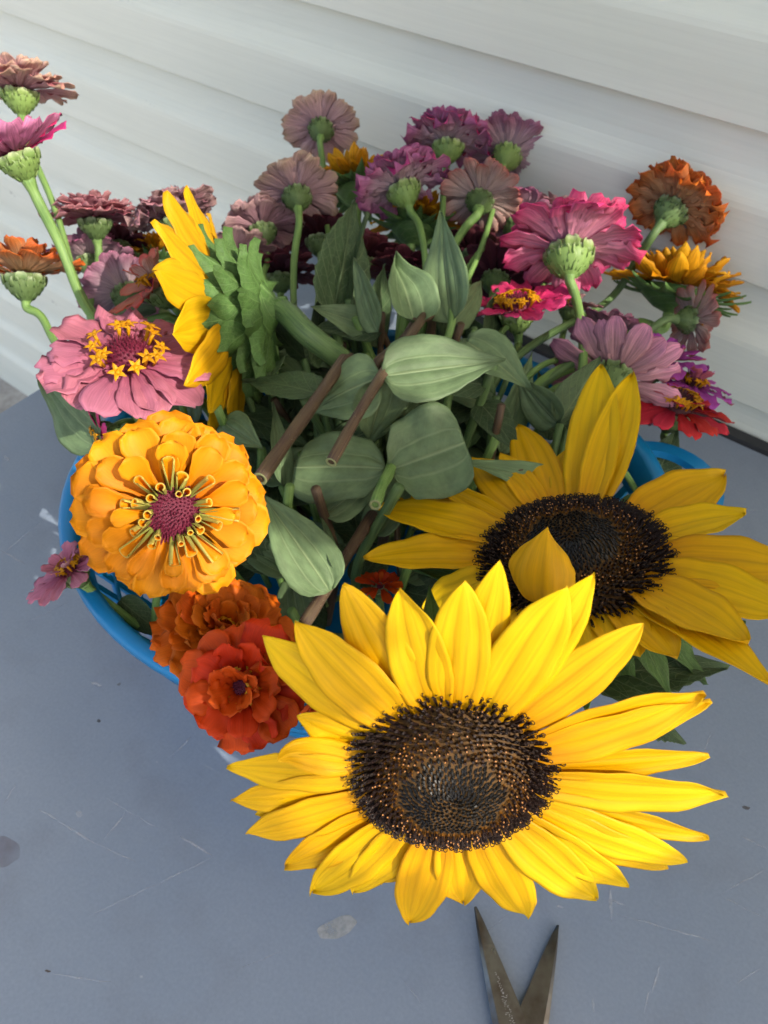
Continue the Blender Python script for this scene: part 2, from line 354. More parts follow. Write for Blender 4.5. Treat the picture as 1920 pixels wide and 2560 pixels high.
def sheet(shape, W, bend=0., pitch=0., cup=0., ridge=0., nr=3, fold=0., wave=0., wf=3., twist=0., notch=0., th=.015, nu=12, nv=6, seed=0, curl_tip=0., L=1.0, serr=0., side=0., crease=0.):
    """a thin solid blade along +X, normal +Z; returns verts, faces, uvs, slots (0 top, 1 back)"""
    rs = random.Random(seed); ph = rs.uniform(0, 6.28); ph2 = rs.uniform(0, 6.28)
    tab = SHAPES[shape]; top = []; nrm = []; uv = []
    x = z = 0.0; prev = 0.0
    for i in range(nu + 1):
        u = (i / nu); u = u if shape not in ('sun', 'leaf') else 1 - (1 - u) ** 1.15
        ang = pitch + bend * u + curl_tip * max(0, u - .6) ** 2 * 6.25
        du = (u - prev) * L; x += math.cos(ang) * du; z += math.sin(ang) * du; prev = u
        w = interp(tab, u) * W * .5; N = Vector((-math.sin(ang), 0, math.cos(ang))); T = Vector((math.cos(ang), 0, math.sin(ang)))
        tw = twist * u; B = Vector((0, 1, 0)) * math.cos(tw) + N * math.sin(tw); N2 = N * math.cos(tw) - Vector((0, 1, 0)) * math.sin(tw)
        fade = math.sin(math.pi * min(1, u * 1.05)) ** .6 if u < .96 else .3
        for j in range(nv + 1):
            v = j / nv * 2 - 1; ww = w
            if serr and abs(v) > .9: ww = w * (1 + serr * (1 if i % 2 else -1))
            h = cup * W * (v * v - .33) + fold * W * abs(v) * .5
            h += ridge * W * math.cos(v * math.pi * nr + ph * .15) * (1 - abs(v) ** 3) * fade
            h += wave * W * abs(v) ** 1.5 * math.sin(u * wf * 6.28 + ph + (2.2 if v > 0 else 0)) * min(1, u * 2)
            if crease: h -= crease * W * (math.exp(-((abs(v) - .42) / .13) ** 2) + 1.2 * math.exp(-(v / .10) ** 2)) * min(1, 4 * (1 - u))
            h += side * W * .5 * math.sin(v * 1.8 + ph2) * u
            bx = -notch * W * (math.cos(v * math.pi * 1.5) * .5 + .5) * max(0, (u - .75) / .25) ** 2 if notch else 0
            top.append(Vector((x, 0, z)) + B * (v * ww * (1 - .12 * abs(cup) * 4 * abs(v))) + N2 * h + T * bx); nrm.append(N2); uv.append((u, j / nv))
    n = len(top); c = nv + 1
    def border(k): i, j = divmod(k, c); return i in (0, nu) or j in (0, nv)
    bot = [t - m_ * th * (.35 if border(k) else 1) for k, (t, m_) in enumerate(zip(top, nrm))]
    fs = []; sl = []
    for i in range(nu):
        for j in range(nv):
            a, b, d, e = i * c + j, i * c + j + 1, (i + 1) * c + j + 1, (i + 1) * c + j
            fs.append((a, e, d, b)); sl.append(0); fs.append((n + a, n + b, n + d, n + e)); sl.append(1)
    ring = [i * c for i in range(nu + 1)] + [nu * c + j for j in range(1, nv + 1)] + [i * c + nv for i in range(nu - 1, -1, -1)] + [j for j in range(nv - 1, 0, -1)]
    for k in range(len(ring)):
        a, b = ring[k], ring[(k + 1) % len(ring)]; fs.append((a, n + a, n + b, b)); sl.append(0)
    return top + bot, fs, uv + uv, sl
_cache = {}
def petal_mesh(key, mats, **k):
    if key not in _cache:
        v, f, uv, sl = sheet(**k); _cache[key] = mesh('petal', v, f, mats, uv, True, sl)
    return _cache[key]
def place(name, me, parent, az, r0, z0, pitch, sc, roll=0.0):
    o = bpy.data.objects.new(name, me); COL.objects.link(o); o.parent = parent
    o.location = (r0 * math.cos(az), r0 * math.sin(az), z0); o.rotation_euler = (roll, -pitch, az)
    o.scale = sc if isinstance(sc, tuple) else (sc, sc, sc); return o
# ------------------------------------------------------------------ the setting: ground, siding wall, table
WD = Vector((0.810811, -0.585308, 0))                     # along the wall, towards the right and the camera
WN = Vector((-0.585308, -0.810811, 0))                    # out of the wall
WP = Vector((0.364929, 0.503601, 0)) - WN * .012          # a point at the wall's foot line (table height)
def WM(z): return Matrix(((WD.x, WN.x, 0, WP.x), (WD.y, WN.y, 0, WP.y), (0, 0, 1, z), (0, 0, 0, 1)))   # x along, y out
GZ = -0.84
g = obj('ground', mesh('ground', [(-60, -60, GZ), (60, -60, GZ), (60, 60, GZ), (-60, 60, GZ)], [(0, 1, 2, 3)], [M['ground']]))
g['kind'] = 'structure'
wall = empty('siding_wall', WM(0), 'white horizontal lap siding wall behind the table and flowers', 'wall')
CH = 0.1123
prof = [(.0, 0), (.0140, .0), (.0150, .0012), (.0150, .03), (.0147, .055), (.0138, .0595), (.0118, .064), (.0085, .069), (.0052, .075), (.0030, .083), (.0018, .092), (.0014, .114), (.0, .114)]
X0, X1 = -2.6, 1.45
vs = [(x, y - .001, z) for x in (X0, X1) for y, z in prof]; k = len(prof)
fs = [(i, i + 1, k + i + 1, k + i) for i in range(k - 1)] + [tuple(range(k - 1, -1, -1)), tuple(range(k, 2 * k))]
plank = mesh('siding_plank', vs, fs, [M['siding']], smooth=False)
for i in range(-8, 15):
    z = .0373 + i * CH
    if z < GZ: continue
    obj('siding_plank', plank, wall, Matrix.Translation((0, 0, z)))
EZ, ED = 1.75, 1.5
EX = .75  # added roof stops here so the sun still reaches the flowers
added_roof = empty('added_porch_roof', WM(EZ), 'added unseen white porch roof shading the table and wall', 'roof')  # porch roof added out of view to shade wall and table
for i in range(10):
    v, f = box(X0, EX, .002 + ED * i / 10, .002 + ED * (i + 1) / 10 - .004, 0, .02); obj('board', mesh('board', v, f, [M['siding']], smooth=False), added_roof)
v, f = box(X0, EX, .002, ED, .0205, .05); obj('deck', mesh('deck', v, f, [M['siding']], smooth=False), added_roof)
v, f = box(X0, X1, -.05, -.0012, GZ, EZ + .05); obj('backing', mesh('backing', v, f, [M['siding']], smooth=False), wall)

TD = Vector((0.585308, 0.810811, 0))                       # towards the wall
GAP = .020
def TM(z): return Matrix(((WD.x, -WN.x, 0, (WP + WN * GAP).x), (WD.y, -WN.y, 0, (WP + WN * GAP).y), (0, 0, 1, z), (0, 0, 0, 1)))  # x along wall, y to the wall
cor = TM(0).inverted() @ Vector((-.37670166, .52644632, 0))
TX0, TX1, TY0, TY1, TT = cor.x, cor.x + 1.75, -.80, .0, .028
table = empty('table', TM(0), 'worn grey-blue painted table under the flower basket', 'table')
bm = bmesh.new(); v, f = box(TX0, TX1, TY0, TY1, -TT, 0)
bv = [bm.verts.new(p) for p in v]; [bm.faces.new([bv[i] for i in q]) for q in f]
bmesh.ops.bevel(bm, geom=bm.edges[:], offset=.002, segments=2, affect='EDGES')
me = bpy.data.meshes.new('tabletop'); bm.to_mesh(me); bm.free(); me.materials.append(M['table']); top = obj('tabletop', me, table)
for x in (TX0 + .04, TX1 - .09):
    for y in (TY0 + .04, TY1 - .09):
        v, f = box(x, x + .05, y, y + .05, GZ, -TT); obj('leg', mesh('leg', v, f, [M['wood']], smooth=False), table)
for y in (TY0 + .055, TY1 - .075):
    v, f = box(TX0 + .09, TX1 - .09, y, y + .02, -TT - .08, -TT); obj('apron', mesh('apron', v, f, [M['wood']], smooth=False), table)
v, f = box(TX0, TX1, .0005, .0125, -.03, .0035); obj('gap_shadow_strip', mesh('gap_shadow_strip', v, f, [simple('painted_gap_shadow', (.045, .047, .05, 1), .7, .3, .2, 40)], smooth=False), table)  # dark strip painted in for the shadow in the gap to the wall
# scuffs and scratches in the paint: (pixel from, pixel to, width mm)
SCR = [((265, 1995), (330, 2035), .9), ((330, 2035), (395, 2070), .5), ((95, 2022), (150, 2055), .8), ((150, 2055), (240, 2110), 1.3), ((240, 2110), (340, 2155), .6), ((315, 2030), (255, 2105), .9),
       ((450, 2090), (530, 2140), 1.2), ((220, 2290), (395, 2210), .6), ((395, 2210), (535, 2140), .7), ((425, 1895), (480, 1840), 1.0), ((225, 1705), (255, 1716), 2.4), ((0, 1390), (120, 1290), .8),
       ((0, 1375), (65, 1412), 1.0), ((130, 2435), (280, 2455), .6), ((1525, 2225), (1528, 2305), 1.8), ((1540, 2285), (1680, 2325), .9), ((1680, 2325), (1775, 2352), .6), ((1650, 2415), (1630, 2480), 1.1),
       ((1622, 2475), (1610, 2540), .9), ((1480, 2495), (1485, 2530), 1.2), ((1795, 1640), (1755, 1720), .8), ((1775, 1830), (1748, 1925), 1.0), ((1795, 2240), (1920, 2170), .6), ((1790, 2235), (1920, 2300), .6),
       ((1850, 2090), (1920, 2125), .9), ((1270, 2285), (1215, 2330), .5), ((1640, 1740), (1700, 1660), .5), ((1860, 1280), (1915, 1272), .7), ((40, 1960), (10, 2010), .8), ((10, 1140), (24, 1152), 3.0), ((190, 2030), (206, 2040), 3.2),
       ((1520, 2250), (1560, 2262), 1.2), ((1390, 2265), (1410, 2270), 1.5), ((600, 2420), (700, 2380), .4), ((700, 1900), (640, 2000), .4), ((1840, 2460), (1900, 2420), .5), ((60, 1560), (180, 1500), .5), ((1000, 2440), (1060, 2520), .4)]
def tabp(px, py, z=0.0):
    r = ray(px, py); return CAM + r * ((z - CAMH) / r.z)
TI = TM(0).inverted()
for (a, b, wmm) in SCR:
    A, B = TI @ tabp(*a), TI @ tabp(*b); d = (B - A); ln = d.length; d.normalize(); nn = Vector((-d.y, d.x, 0)); vs = []; fs = []
    for i in range(7):
        s = i / 6; w = wmm * .00052 * (.25 + math.sin(math.pi * s)); c = A + d * ln * s + nn * random.uniform(-.0004, .0004)
        vs += [(c.x + nn.x * w, c.y + nn.y * w, .00025), (c.x - nn.x * w, c.y - nn.y * w, .00025)]
    fs = [(2 * i, 2 * i + 1, 2 * i + 3, 2 * i + 2) for i in range(6)]
    obj('scratch', mesh('scratch', vs, fs, [M['scratch']]), top)
def stain(px, py, rx, ry, rot, mat):
    c = TI @ tabp(px, py); vs = [(c.x, c.y, .0003)]; n = 26
    for i in range(n):
        a = 2 * math.pi * i / n; r = 1 + .35 * noise.noise(Vector((math.cos(a) * 1.3 + px, math.sin(a) * 1.3, 0)))
        x, y = rx * r * math.cos(a), ry * r * math.sin(a); vs.append((c.x + x * math.cos(rot) - y * math.sin(rot), c.y + x * math.sin(rot) + y * math.cos(rot), .0003))
    obj('stain', mesh('stain', vs, [(0, i + 1, (i + 1) % n + 1) for i in range(n)], [mat]), top)
def stain_material(name, col, a):
    m = NT(name); n = m.noise(m.obj(), 60.0, 4, .65); b = m.node('ShaderNodeBsdfPrincipled'); b.inputs['Base Color'].default_value = col; b.inputs['Roughness'].default_value = .6
    t = m.node('ShaderNodeBsdfTransparent'); mx = m.node('ShaderNodeMixShader'); m.l.new(m.ramp(n, [(.3, a * .25), (.65, a)]), mx.inputs[0])
    m.l.new(t.outputs[0], mx.inputs[1]); m.l.new(b.outputs[0], mx.inputs[2]); m.l.new(mx.outputs[0], m.out.inputs[0]); return m.m
stain(842, 2318, .012, .0055, .95, stain_material('chalky_stain', (.40, .41, .40, 1), .9))
stain(12, 2130, .010, .008, 0, stain_material('brown_stain', (.16, .12, .14, 1), .4))
stain(247, 1803, .0016, .001, 0, stain_material('speck', (.08, .06, .05, 1), .9))
stain(120, 2428, .0016, .0006, .5, bpy.data.materials['speck'])
stain(1865, 2020, .0025, .0012, .5, bpy.data.materials['speck'])

# ------------------------------------------------------------------ added unseen slat screen: blocks sun from the table, gaps let patches onto flowers
SL = Vector((0, 0, 1)).cross(SUN).normalized(); SV = SUN.cross(SL)
OPEN = [[(.088, .126), (.052, .178), (.054, .220), (.082, .240), (.100, .258), (.104, .285), (.092, .325), (.105, .37), (.16, .42), (.235, .42), (.235, .37), (.17, .31), (.165, .26), (.185, .235), (.168, .128)],
        [(.225, .375), (.290, .36), (.42, .41), (.42, .62), (.20, .62), (.20, .44)],
        [(.43, .235), (.66, .16), (.66, .275), (.54, .32), (.44, .285)],
        [(.275, .262), (.315, .262), (.305, .30), (.265, .30)], [(.205, .262), (.225, .258), (.225, .285), (.20, .29)], [(.35, .30), (.395, .29), (.41, .325), (.36, .335)]]  # openings shaped so that sun reaches chosen flowers only
def inside(x, y, poly):
    c = False
    for (x1, y1), (x2, y2) in zip(poly, poly[1:] + poly[:1]):
        if (y1 > y) != (y2 > y) and x < (x2 - x1) * (y - y1) / (y2 - y1) + x1: c = not c
    return c
SD = 1.25
so = SUN * SD
shade = empty('added_sun_blocker', Matrix(((SL.x, SV.x, SUN.x, so.x), (SL.y, SV.y, SUN.y, so.y), (SL.z, SV.z, SUN.z, so.z), (0, 0, 0, 1))), 'added unseen slat screen with gaps, blocking sun from the table', 'screen')
RH = .02
for j in range(int(-.30 / RH), int(.74 / RH)):
    y = (j + .5) * RH; xs = [-.35 + i * .005 for i in range(261)]; run = None
    for i, x in enumerate(xs + [9]):
        blk = x < 5 and not any(inside(x, y, q) for q in OPEN)
        if blk and run is None: run = x
        if not blk and run is not None:
            e = xs[min(i, 260)]
            v, f = box(run, e, j * RH - .0006, (j + 1) * RH + .0006, .004 * (j % 2), .004 * (j % 2) + .009); obj('slat', mesh('slat', v, f, [M['timber']], smooth=False), shade); run = None
for x in (-.33, .93):
    top_ = so + SL * x + SV * .74; inv = shade.matrix_world.inverted(); foot = so + SL * x + SV * -.30
    v, f, uv = tube([inv @ Vector((top_.x, top_.y, top_.z)), inv @ foot, inv @ Vector((foot.x + .02, foot.y, GZ))], .02, 8); v = [Vector(p) + Vector((0, 0, .034)) for p in v]
    obj('post', mesh('post', v, f, [M['timber']], uv), shade)

# ------------------------------------------------------------------ basket
BC, BR, BZ, BE = Vector((-.010, .325, .0)), .192, .138, .83
bas = empty('plastic_basket', Matrix.Translation(BC) @ Matrix.Diagonal((1, BE, 1, 1)), 'bright blue plastic basket holding all the cut flowers', 'basket')
def mesh_l(name, prof, mat, seg=72):
    v, f, uv = lathe(prof, seg); return mesh(name, v, f, [mat], uv)
obj('rim', mesh_l('rim', [(BR - .004, BZ - .036), (BR - .0035, BZ - .002), (BR - .001, BZ), (BR + .005, BZ), (BR + .0075, BZ - .0025), (BR + .0075, BZ - .009), (BR + .0055, BZ - .010), (BR + .005, BZ - .005), (BR + .001, BZ - .006), (BR - .001, BZ - .036), (BR - .004, BZ - .036)], M['plastic']), bas)
obj('base', mesh_l('base', [(.0, .003), (.150, .003), (.156, .012), (.160, .034), (.157, .034), (.152, .013), (.148, .006), (.0, .006)], M['plastic']), bas)
def ribr(z): return .158 + (BR - .0025 - .158) * (z - .03) / (BZ - .036 - .03)
v, f = box(-.0012, .0012, -.0036, .0036, 0, 1)
for k in range(60):
    a = 2 * math.pi * k / 60; z0, z1 = .03, BZ - .034
    vs = []
    for x, y, z in v:
        zz = z0 + (z1 - z0) * z; r = ribr(zz) + x; vs.append((r * math.cos(a) - y * math.sin(a), r * math.sin(a) + y * math.cos(a), zz))
    obj('rib', mesh('rib', vs, f, [M['plastic']], smooth=False), bas)
for z in (.055, .08):
    r = ribr(z); obj('hoop', mesh_l('hoop', [(r - .002, z - .003), (r - .002, z + .003), (r + .002, z + .003), (r + .002, z - .003), (r - .002, z - .003)], M['plastic']), bas)
# loop handle, standing out from the rim beside the wall
hc = P(1690, 1185, .49) - BC; hd = Vector((hc.x, hc.y, 0)).normalized(); hs = Vector((-hd.y, hd.x, 0))
pts = []
for i in range(21):
    a = -math.pi / 2 - .25 + (math.pi + .5) * i / 20
    pts.append(hd * (BR + .002 + .036 * max(-.15, math.cos(a))) + hs * (.042 * math.sin(a)) + Vector((0, 0, BZ - .006)))
vs = []; fs = []
for i, p in enumerate(pts):
    t = (pts[min(i + 1, 20)] - pts[max(i - 1, 0)]).normalized(); o = Vector((t.y, -t.x, 0))
    for a, b in ((-.0055, -.003), (.0055, -.003), (.0055, .003), (-.0055, .003)): vs.append(p + o * a + Vector((0, 0, b)))
for i in range(20):
    for k in range(4): fs.append((i * 4 + k, i * 4 + (k + 1) % 4, i * 4 + 4 + (k + 1) % 4, i * 4 + 4 + k))
fs += [(3, 2, 1, 0), (80, 81, 82, 83)]
obj('handle', mesh('handle', vs, fs, [M['plastic']], smooth=False), bas)

# ------------------------------------------------------------------ scissors lying open on the table
piv = tabp(1300, 2640)
sc = empty('scissors', Matrix.Translation(piv), 'open steel scissors lying on the table, blades pointing to the flowers', 'scissors')
def blade(tip, z0, wid, side, edge):
    t = tabp(*tip, z0) - piv; t.z = 0; L = t.length; d = t.normalized(); n = Vector((-d.y, d.x, 0)) * side
    vs = []; fs = []; N = 10
    for i in range(N + 1):
        s = i / N; c = d * (L * s) + n * (.0015 * (1 - s)); w = wid * (1 - s) ** .85 * .5 + .0007
        bevel = w * .35
        for off, z in ((-w, 0), (-w, .0012), (w - bevel, .0022), (w, .0004), (w, 0)):
            q = c + n * off; vs.append((q.x, q.y, z0 + z))
    for i in range(N):
        for k in range(5): fs.append((i * 5 + k, i * 5 + (k + 1) % 5, i * 5 + 5 + (k + 1) % 5, i * 5 + 5 + k))
    fs += [(4, 3, 2, 1, 0), tuple(range(N * 5, N * 5 + 5))]
    b = obj('blade', mesh('blade', vs, fs, [M['steel']], smooth=False), sc)
    # handle behind the pivot
    hp = [Vector((-d.x * .035 * s, -d.y * .035 * s, z0 + .002)) + n * (-.012 * s) for s in (0, .5, 1)]
    c = hp[-1] - d * .028 - n * .008
    for i in range(17):
        a = 2 * math.pi * i / 16; hp.append(c + d * (.028 * math.cos(a)) + n * (.019 * math.sin(a)) + Vector((0, 0, .001)))
    v, f, uv = tube(hp, .0042, 8); obj('handle', mesh('handle', v, f, [M['handle_plastic']], uv), sc)
    return b, d, n, L
b1, d1, n1, L1 = blade((1188, 2268), .0045, .021, 1, 0)
b2, d2, n2, L2 = blade((1394, 2314), .0015, .021, -1, 0)
v, f, uv = lathe([(.0, .009), (.003, .0088), (.004, .0075), (.004, .0)], 16); obj('pivot_screw', mesh('pivot_screw', v, f, [M['steel']], uv), sc)
rs = random.Random(4); vs = []; fs = []
for i in range(26):                                          # tiny engraved writing, too small to read
    s = .16 + i * .0145; w = (.0012 if i < 18 else .0007)
    for q in range(3):
        a = d1 * (L1 * s + rs.uniform(0, .0007)) + n1 * rs.uniform(-w, w) + Vector((0, 0, .0045 + .0021)); e = a + d1 * rs.uniform(-.0003, .0006) + n1 * rs.uniform(-w, w)
        o = (e - a).normalized().cross(Vector((0, 0, 1))) * .00009; k0 = len(vs); vs += [a + o, a - o, e - o, e + o]; fs.append((k0, k0 + 1, k0 + 2, k0 + 3))
obj('engraving', mesh('engraving', vs, fs, [M['etch']]), b1)
# ------------------------------------------------------------------ flower builders
def stem_path(head, n, hc, way, rs):
    """from under the head down into the basket"""
    a = head - n * hc
    W_ = [P(*w) for w in way] if way else []; off = min(.020, .4 * (W_[0] - a).length) if W_ else .022
    pts = [a, a - n * off] + W_
    last = pts[-1]; rel = Vector((last.x - BC.x, (last.y - BC.y) / BE, 0)); r = rel.length
    if r > BR - .03:
        rel2 = rel.normalized() * (BR - .035); q = Vector((BC.x + rel2.x, BC.y + rel2.y * BE, max(BZ + .02, min(last.z - .01, BZ + .05))))
        if (q - last).length > .02: pts.append(q)
        else: pts[-1] = q
    else: rel2 = rel
    if pts[-1].z > .10: pts.append(Vector((BC.x + rel2.x * .72, BC.y + rel2.y * .72 * BE, .075)))
    pts.append(Vector((BC.x + rel2.x * .5 + rs.uniform(-.02, .02), BC.y + rel2.y * .5 * BE + rs.uniform(-.02, .02), .014)))
    q = spline(pts, 7)
    for _ in range(10): q = q[:2] + [q[i] * .5 + (q[i - 1] + q[i + 1]) * .25 for i in range(2, len(q) - 1)] + q[-1:]
    return q
def bract_scales(parent, rc, hc, mat, rows=4, per=10, seed=0):
    key = ('scale', mat.name)
    if key not in _cache:
        v, f, uv, sl = sheet('scale', .95, bend=.15, cup=-.30, th=.14, nu=5, nv=4); _cache[key] = mesh('bract', v, f, [mat, mat], uv, True, sl)
    rs = random.Random(seed)
    for i in range(rows):
        s = (i + .12) / rows * .84                               # 0 at the stem, 1 under the petals
        for k in range(per):
            az = 2 * math.pi * (k + .5 * (i % 2)) / per + rs.uniform(-.06, .06)
            prof_r = rc * (.30 + .72 * math.sin(s * math.pi / 2)); z = -hc + hc * s * .96
            L = hc * .40 * rs.uniform(.9, 1.1)
            place('bract', _cache[key], parent, az, prof_r * 1.03, z, R_(50 + 34 * s + rs.uniform(-4, 4)), (L, prof_r * 2 * math.pi / per * 1.15 / .95, L))
def star_mesh():
    if 'star' not in _cache:
        v, f, uv = tube([Vector((0, 0, 0)), Vector((0, 0, .6)), Vector((0, 0, 1.0))], lambda s: .10 + .08 * s, 6); v = [Vector(p) for p in v]
        for k in range(5):
            a = 2 * math.pi * k / 5; q, fq, _, _ = sheet('bract', .36, bend=-1.0, pitch=.75, cup=.2, th=.05, nu=4, nv=2, L=.62)
            m4 = Matrix.Translation((0, 0, .95)) @ Matrix.Rotation(a, 4, 'Z') @ Matrix.Translation((.08, 0, 0)); b = len(v); v += [m4 @ p for p in q]; f += [tuple(b + i for i in t) for t in fq]
        _cache['star'] = mesh('floret', v, f, [M['star']])
    return _cache['star']
def cone_mesh(mat, n=150, spike=.30, seed=1):
    key = ('cone', mat.name, n)
    if key not in _cache:
        v, f, uv = lathe([(1.0, -.2), (.98, .15), (.8, .52), (.5, .75), (.2, .82), (.0, .80)], 20); v = [Vector(p) for p in v]; rs = random.Random(seed)
        for i in range(n):
            r = math.sqrt((i + .5) / n); a = i * 2.399963; z = .80 - .62 * r ** 2.4; p = Vector((r * .97 * math.cos(a), r * .97 * math.sin(a), z - .03))
            d = Vector((math.cos(a) * (r - .25), math.sin(a) * (r - .25), .85)).normalized(); h = spike * rs.uniform(.6, 1.2); o = d.orthogonal().normalized() * .055; o2 = d.cross(o); b = len(v)
            v += [p + o, p + o2, p - o, p - o2, p + d * h + o * .5, p + d * h + o2 * .5, p + d * h - o * .5, p + d * h - o2 * .5]
            f += [(b, b + 1, b + 5, b + 4), (b + 1, b + 2, b + 6, b + 5), (b + 2, b + 3, b + 7, b + 6), (b + 3, b, b + 4, b + 7), (b + 4, b + 5, b + 6, b + 7)]
        _cache[key] = mesh('centre', v, f, [mat], None, False)
    return _cache[key]
ZC = [0]
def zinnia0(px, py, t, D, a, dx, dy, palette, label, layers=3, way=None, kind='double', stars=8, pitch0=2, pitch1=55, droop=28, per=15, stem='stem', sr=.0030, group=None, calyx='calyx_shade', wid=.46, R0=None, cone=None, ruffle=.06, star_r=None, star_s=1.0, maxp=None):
    D = D * 1.08
    ZC[0] += 1; sd = ZC[0]; rs = random.Random(sd * 7 + 3)
    p = P(px, py, t); n = facing(p, a, dx, dy); Mx = frame(p, n) @ Matrix.Rotation(rs.uniform(0, 6.28), 4, 'Z'); inv = Mx.inverted()
    root = empty('zinnia', Mx, label, 'flower', group); R = D / 2; rc, hc = .150 * D, .185 * D; mats = PAL[palette]
    pts = stem_path(p, n, hc, way, rs); v, f, uv = tube(pts, lambda s: sr * .82 * (1 + .5 * max(0, 1 - s * 14)) * (1 + .08 * math.sin(s * 9)), 10, inv, .05); obj('stem', mesh('stem', v, f, [M[stem]], uv), root)
    v, f, uv = lathe([(sr * 1.0, -hc - .002), (rc * .45, -hc * .95), (rc * .80, -hc * .70), (rc * .98, -hc * .38), (rc * 1.02, -.0005), (rc * .5, .001), (.0, .001)], 20)
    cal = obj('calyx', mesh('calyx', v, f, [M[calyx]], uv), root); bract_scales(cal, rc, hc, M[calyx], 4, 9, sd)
    Vn = 4
    for i in range(layers):
        s = i / max(1, layers - 1); cnt = max(6, int(per * (1 - .45 * s))); L = (R - rc * .6) * (1 - .42 * s); pit = pitch0 + (pitch1 - pitch0) * s
        for k in range(cnt):
            var = rs.randrange(Vn); key = ('zp', palette, var, droop, wid, i > 0, ruffle)
            me = petal_mesh(key, mats, shape='zin', W=wid * (1 + .08 * var), bend=R_(-droop * (1.0 if i == 0 else .9)) * (.7 + .2 * var), cup=.10 * (1 if var % 2 else -.5), ridge=.045, nr=3, wave=ruffle * (.6 + .4 * var), twist=R_((var - 1.5) * ruffle * 90), notch=.06 * (var % 3), th=.018, nu=9, nv=8, seed=var + 10)
            az = 2 * math.pi * (k + .5 * (i % 2)) / cnt + rs.uniform(-.09, .09); Lk = L * rs.uniform(.88, 1.08)
            place('petal', me, root, az, rc * (.62 - .35 * s), .0012 + s * .09 * D * .5 + rs.uniform(0, .0006) + (k % 2) * .0006, R_(pit + droop * .5 + rs.uniform(-6, 6)), (Lk, Lk * rs.uniform(.9, 1.1), Lk), R_(rs.uniform(-9, 9)))
    cr = cone or (.42 * rc if kind == 'double' else .62 * rc); cz = .03 * D if kind == 'double' else .02 * D
    ct = obj('centre', cone_mesh(M['maroon'] if kind != 'dark' else M['maroon_dark'], 110), root, Matrix.Translation((0, 0, cz)) @ Matrix.Diagonal((cr, cr, cr * (.9 if kind == 'double' else 1.1), 1)))
    for k in range(stars):
        az = 2 * math.pi * k / stars + rs.uniform(-.2, .2); sc_ = D * .085 * star_s * rs.uniform(.85, 1.15)
        place('floret', star_mesh(), root, az, (star_r or cr * .95) * rs.uniform(.85, 1.15), cz + cr * .25, -R_(rs.uniform(5, 40)), sc_)
    return root

zinnia = zinnia0
def leaf_obj(parent, base, tip, n, width, mat='leaf', shape='leaf', bend=20, fold=.10, wave=.03, cup=0., twist=0., seed=0, serr=0., inv=None, name='leaf', curl=0.):
    """base, tip in world space; n = side the upper face shows"""
    d = tip - base; L = d.length; x = d.normalized(); z = (n - n.dot(x) * x).normalized(); y = z.cross(x)
    Mx = Matrix(((x.x, y.x, z.x, base.x), (x.y, y.y, z.y, base.y), (x.z, y.z, z.z, base.z), (0, 0, 0, 1)))
    if inv: Mx = inv @ Mx
    v, f, uv, sl = sheet(shape, width / L * 1.02, bend=R_(-bend), pitch=R_(bend * .5), fold=fold, wave=wave, wf=1.6, cup=cup, twist=twist, th=.006, nu=22, nv=18, seed=seed, serr=serr, curl_tip=curl, crease=.035 if mat.startswith('leaf') else .012)
    m2 = {'leaf': ('leaf', 'leaf_back'), 'leafr': ('leaf_back', 'leaf'), 'dark': ('leaf_dark', 'leaf_dark_back'), 'bract': ('bract', 'bract')}[mat]
    v = [p * (L * 1.0) for p in v]
    o = obj(name, mesh(name, v, f, [M[m2[0]], M[m2[1]]], uv, True, sl), parent, Mx); return o
def pleaf(parent, bpx, tpx, wpx, a=25, dx=0, dy=-1, inv=None, **k):
    """leaf from photo pixels (x, y, depth) of base and tip; width in pixels"""
    b, t_ = P(*bpx), P(*tpx); mid = (b + t_) / 2; w = wpx * (bpx[2] + tpx[2]) / 2 / FPX
    return leaf_obj(parent, b, t_, facing(mid, a, dx, dy), w, inv=inv, **k)
def hairs(parent, pts, r, n, inv, seed=0, L=.0016):
    rs = random.Random(seed); v = []; f = []
    for i in range(n):
        k = rs.randrange(len(pts) - 1); p = pts[k].lerp(pts[k + 1], rs.random()); T = (pts[k + 1] - pts[k]).normalized(); o = T.orthogonal().normalized(); o = Quaternion(T, rs.uniform(0, 6.28)) @ o
        b = p + o * r * .95; e = b + o * L * rs.uniform(.5, 1.2) + T * rs.uniform(-.0006, .0006); w = T * .00007; c = len(v); w2 = T.cross(o) * .00007
        v += [inv @ (b + w), inv @ (b - w), inv @ (b + w2), inv @ e]; f += [(c, c + 1, c + 3), (c + 1, c + 2, c + 3), (c + 2, c, c + 3)]
    h = obj('hairs', mesh('hairs', v, f, [M['hair']]), parent); h['kind'] = 'stuff'
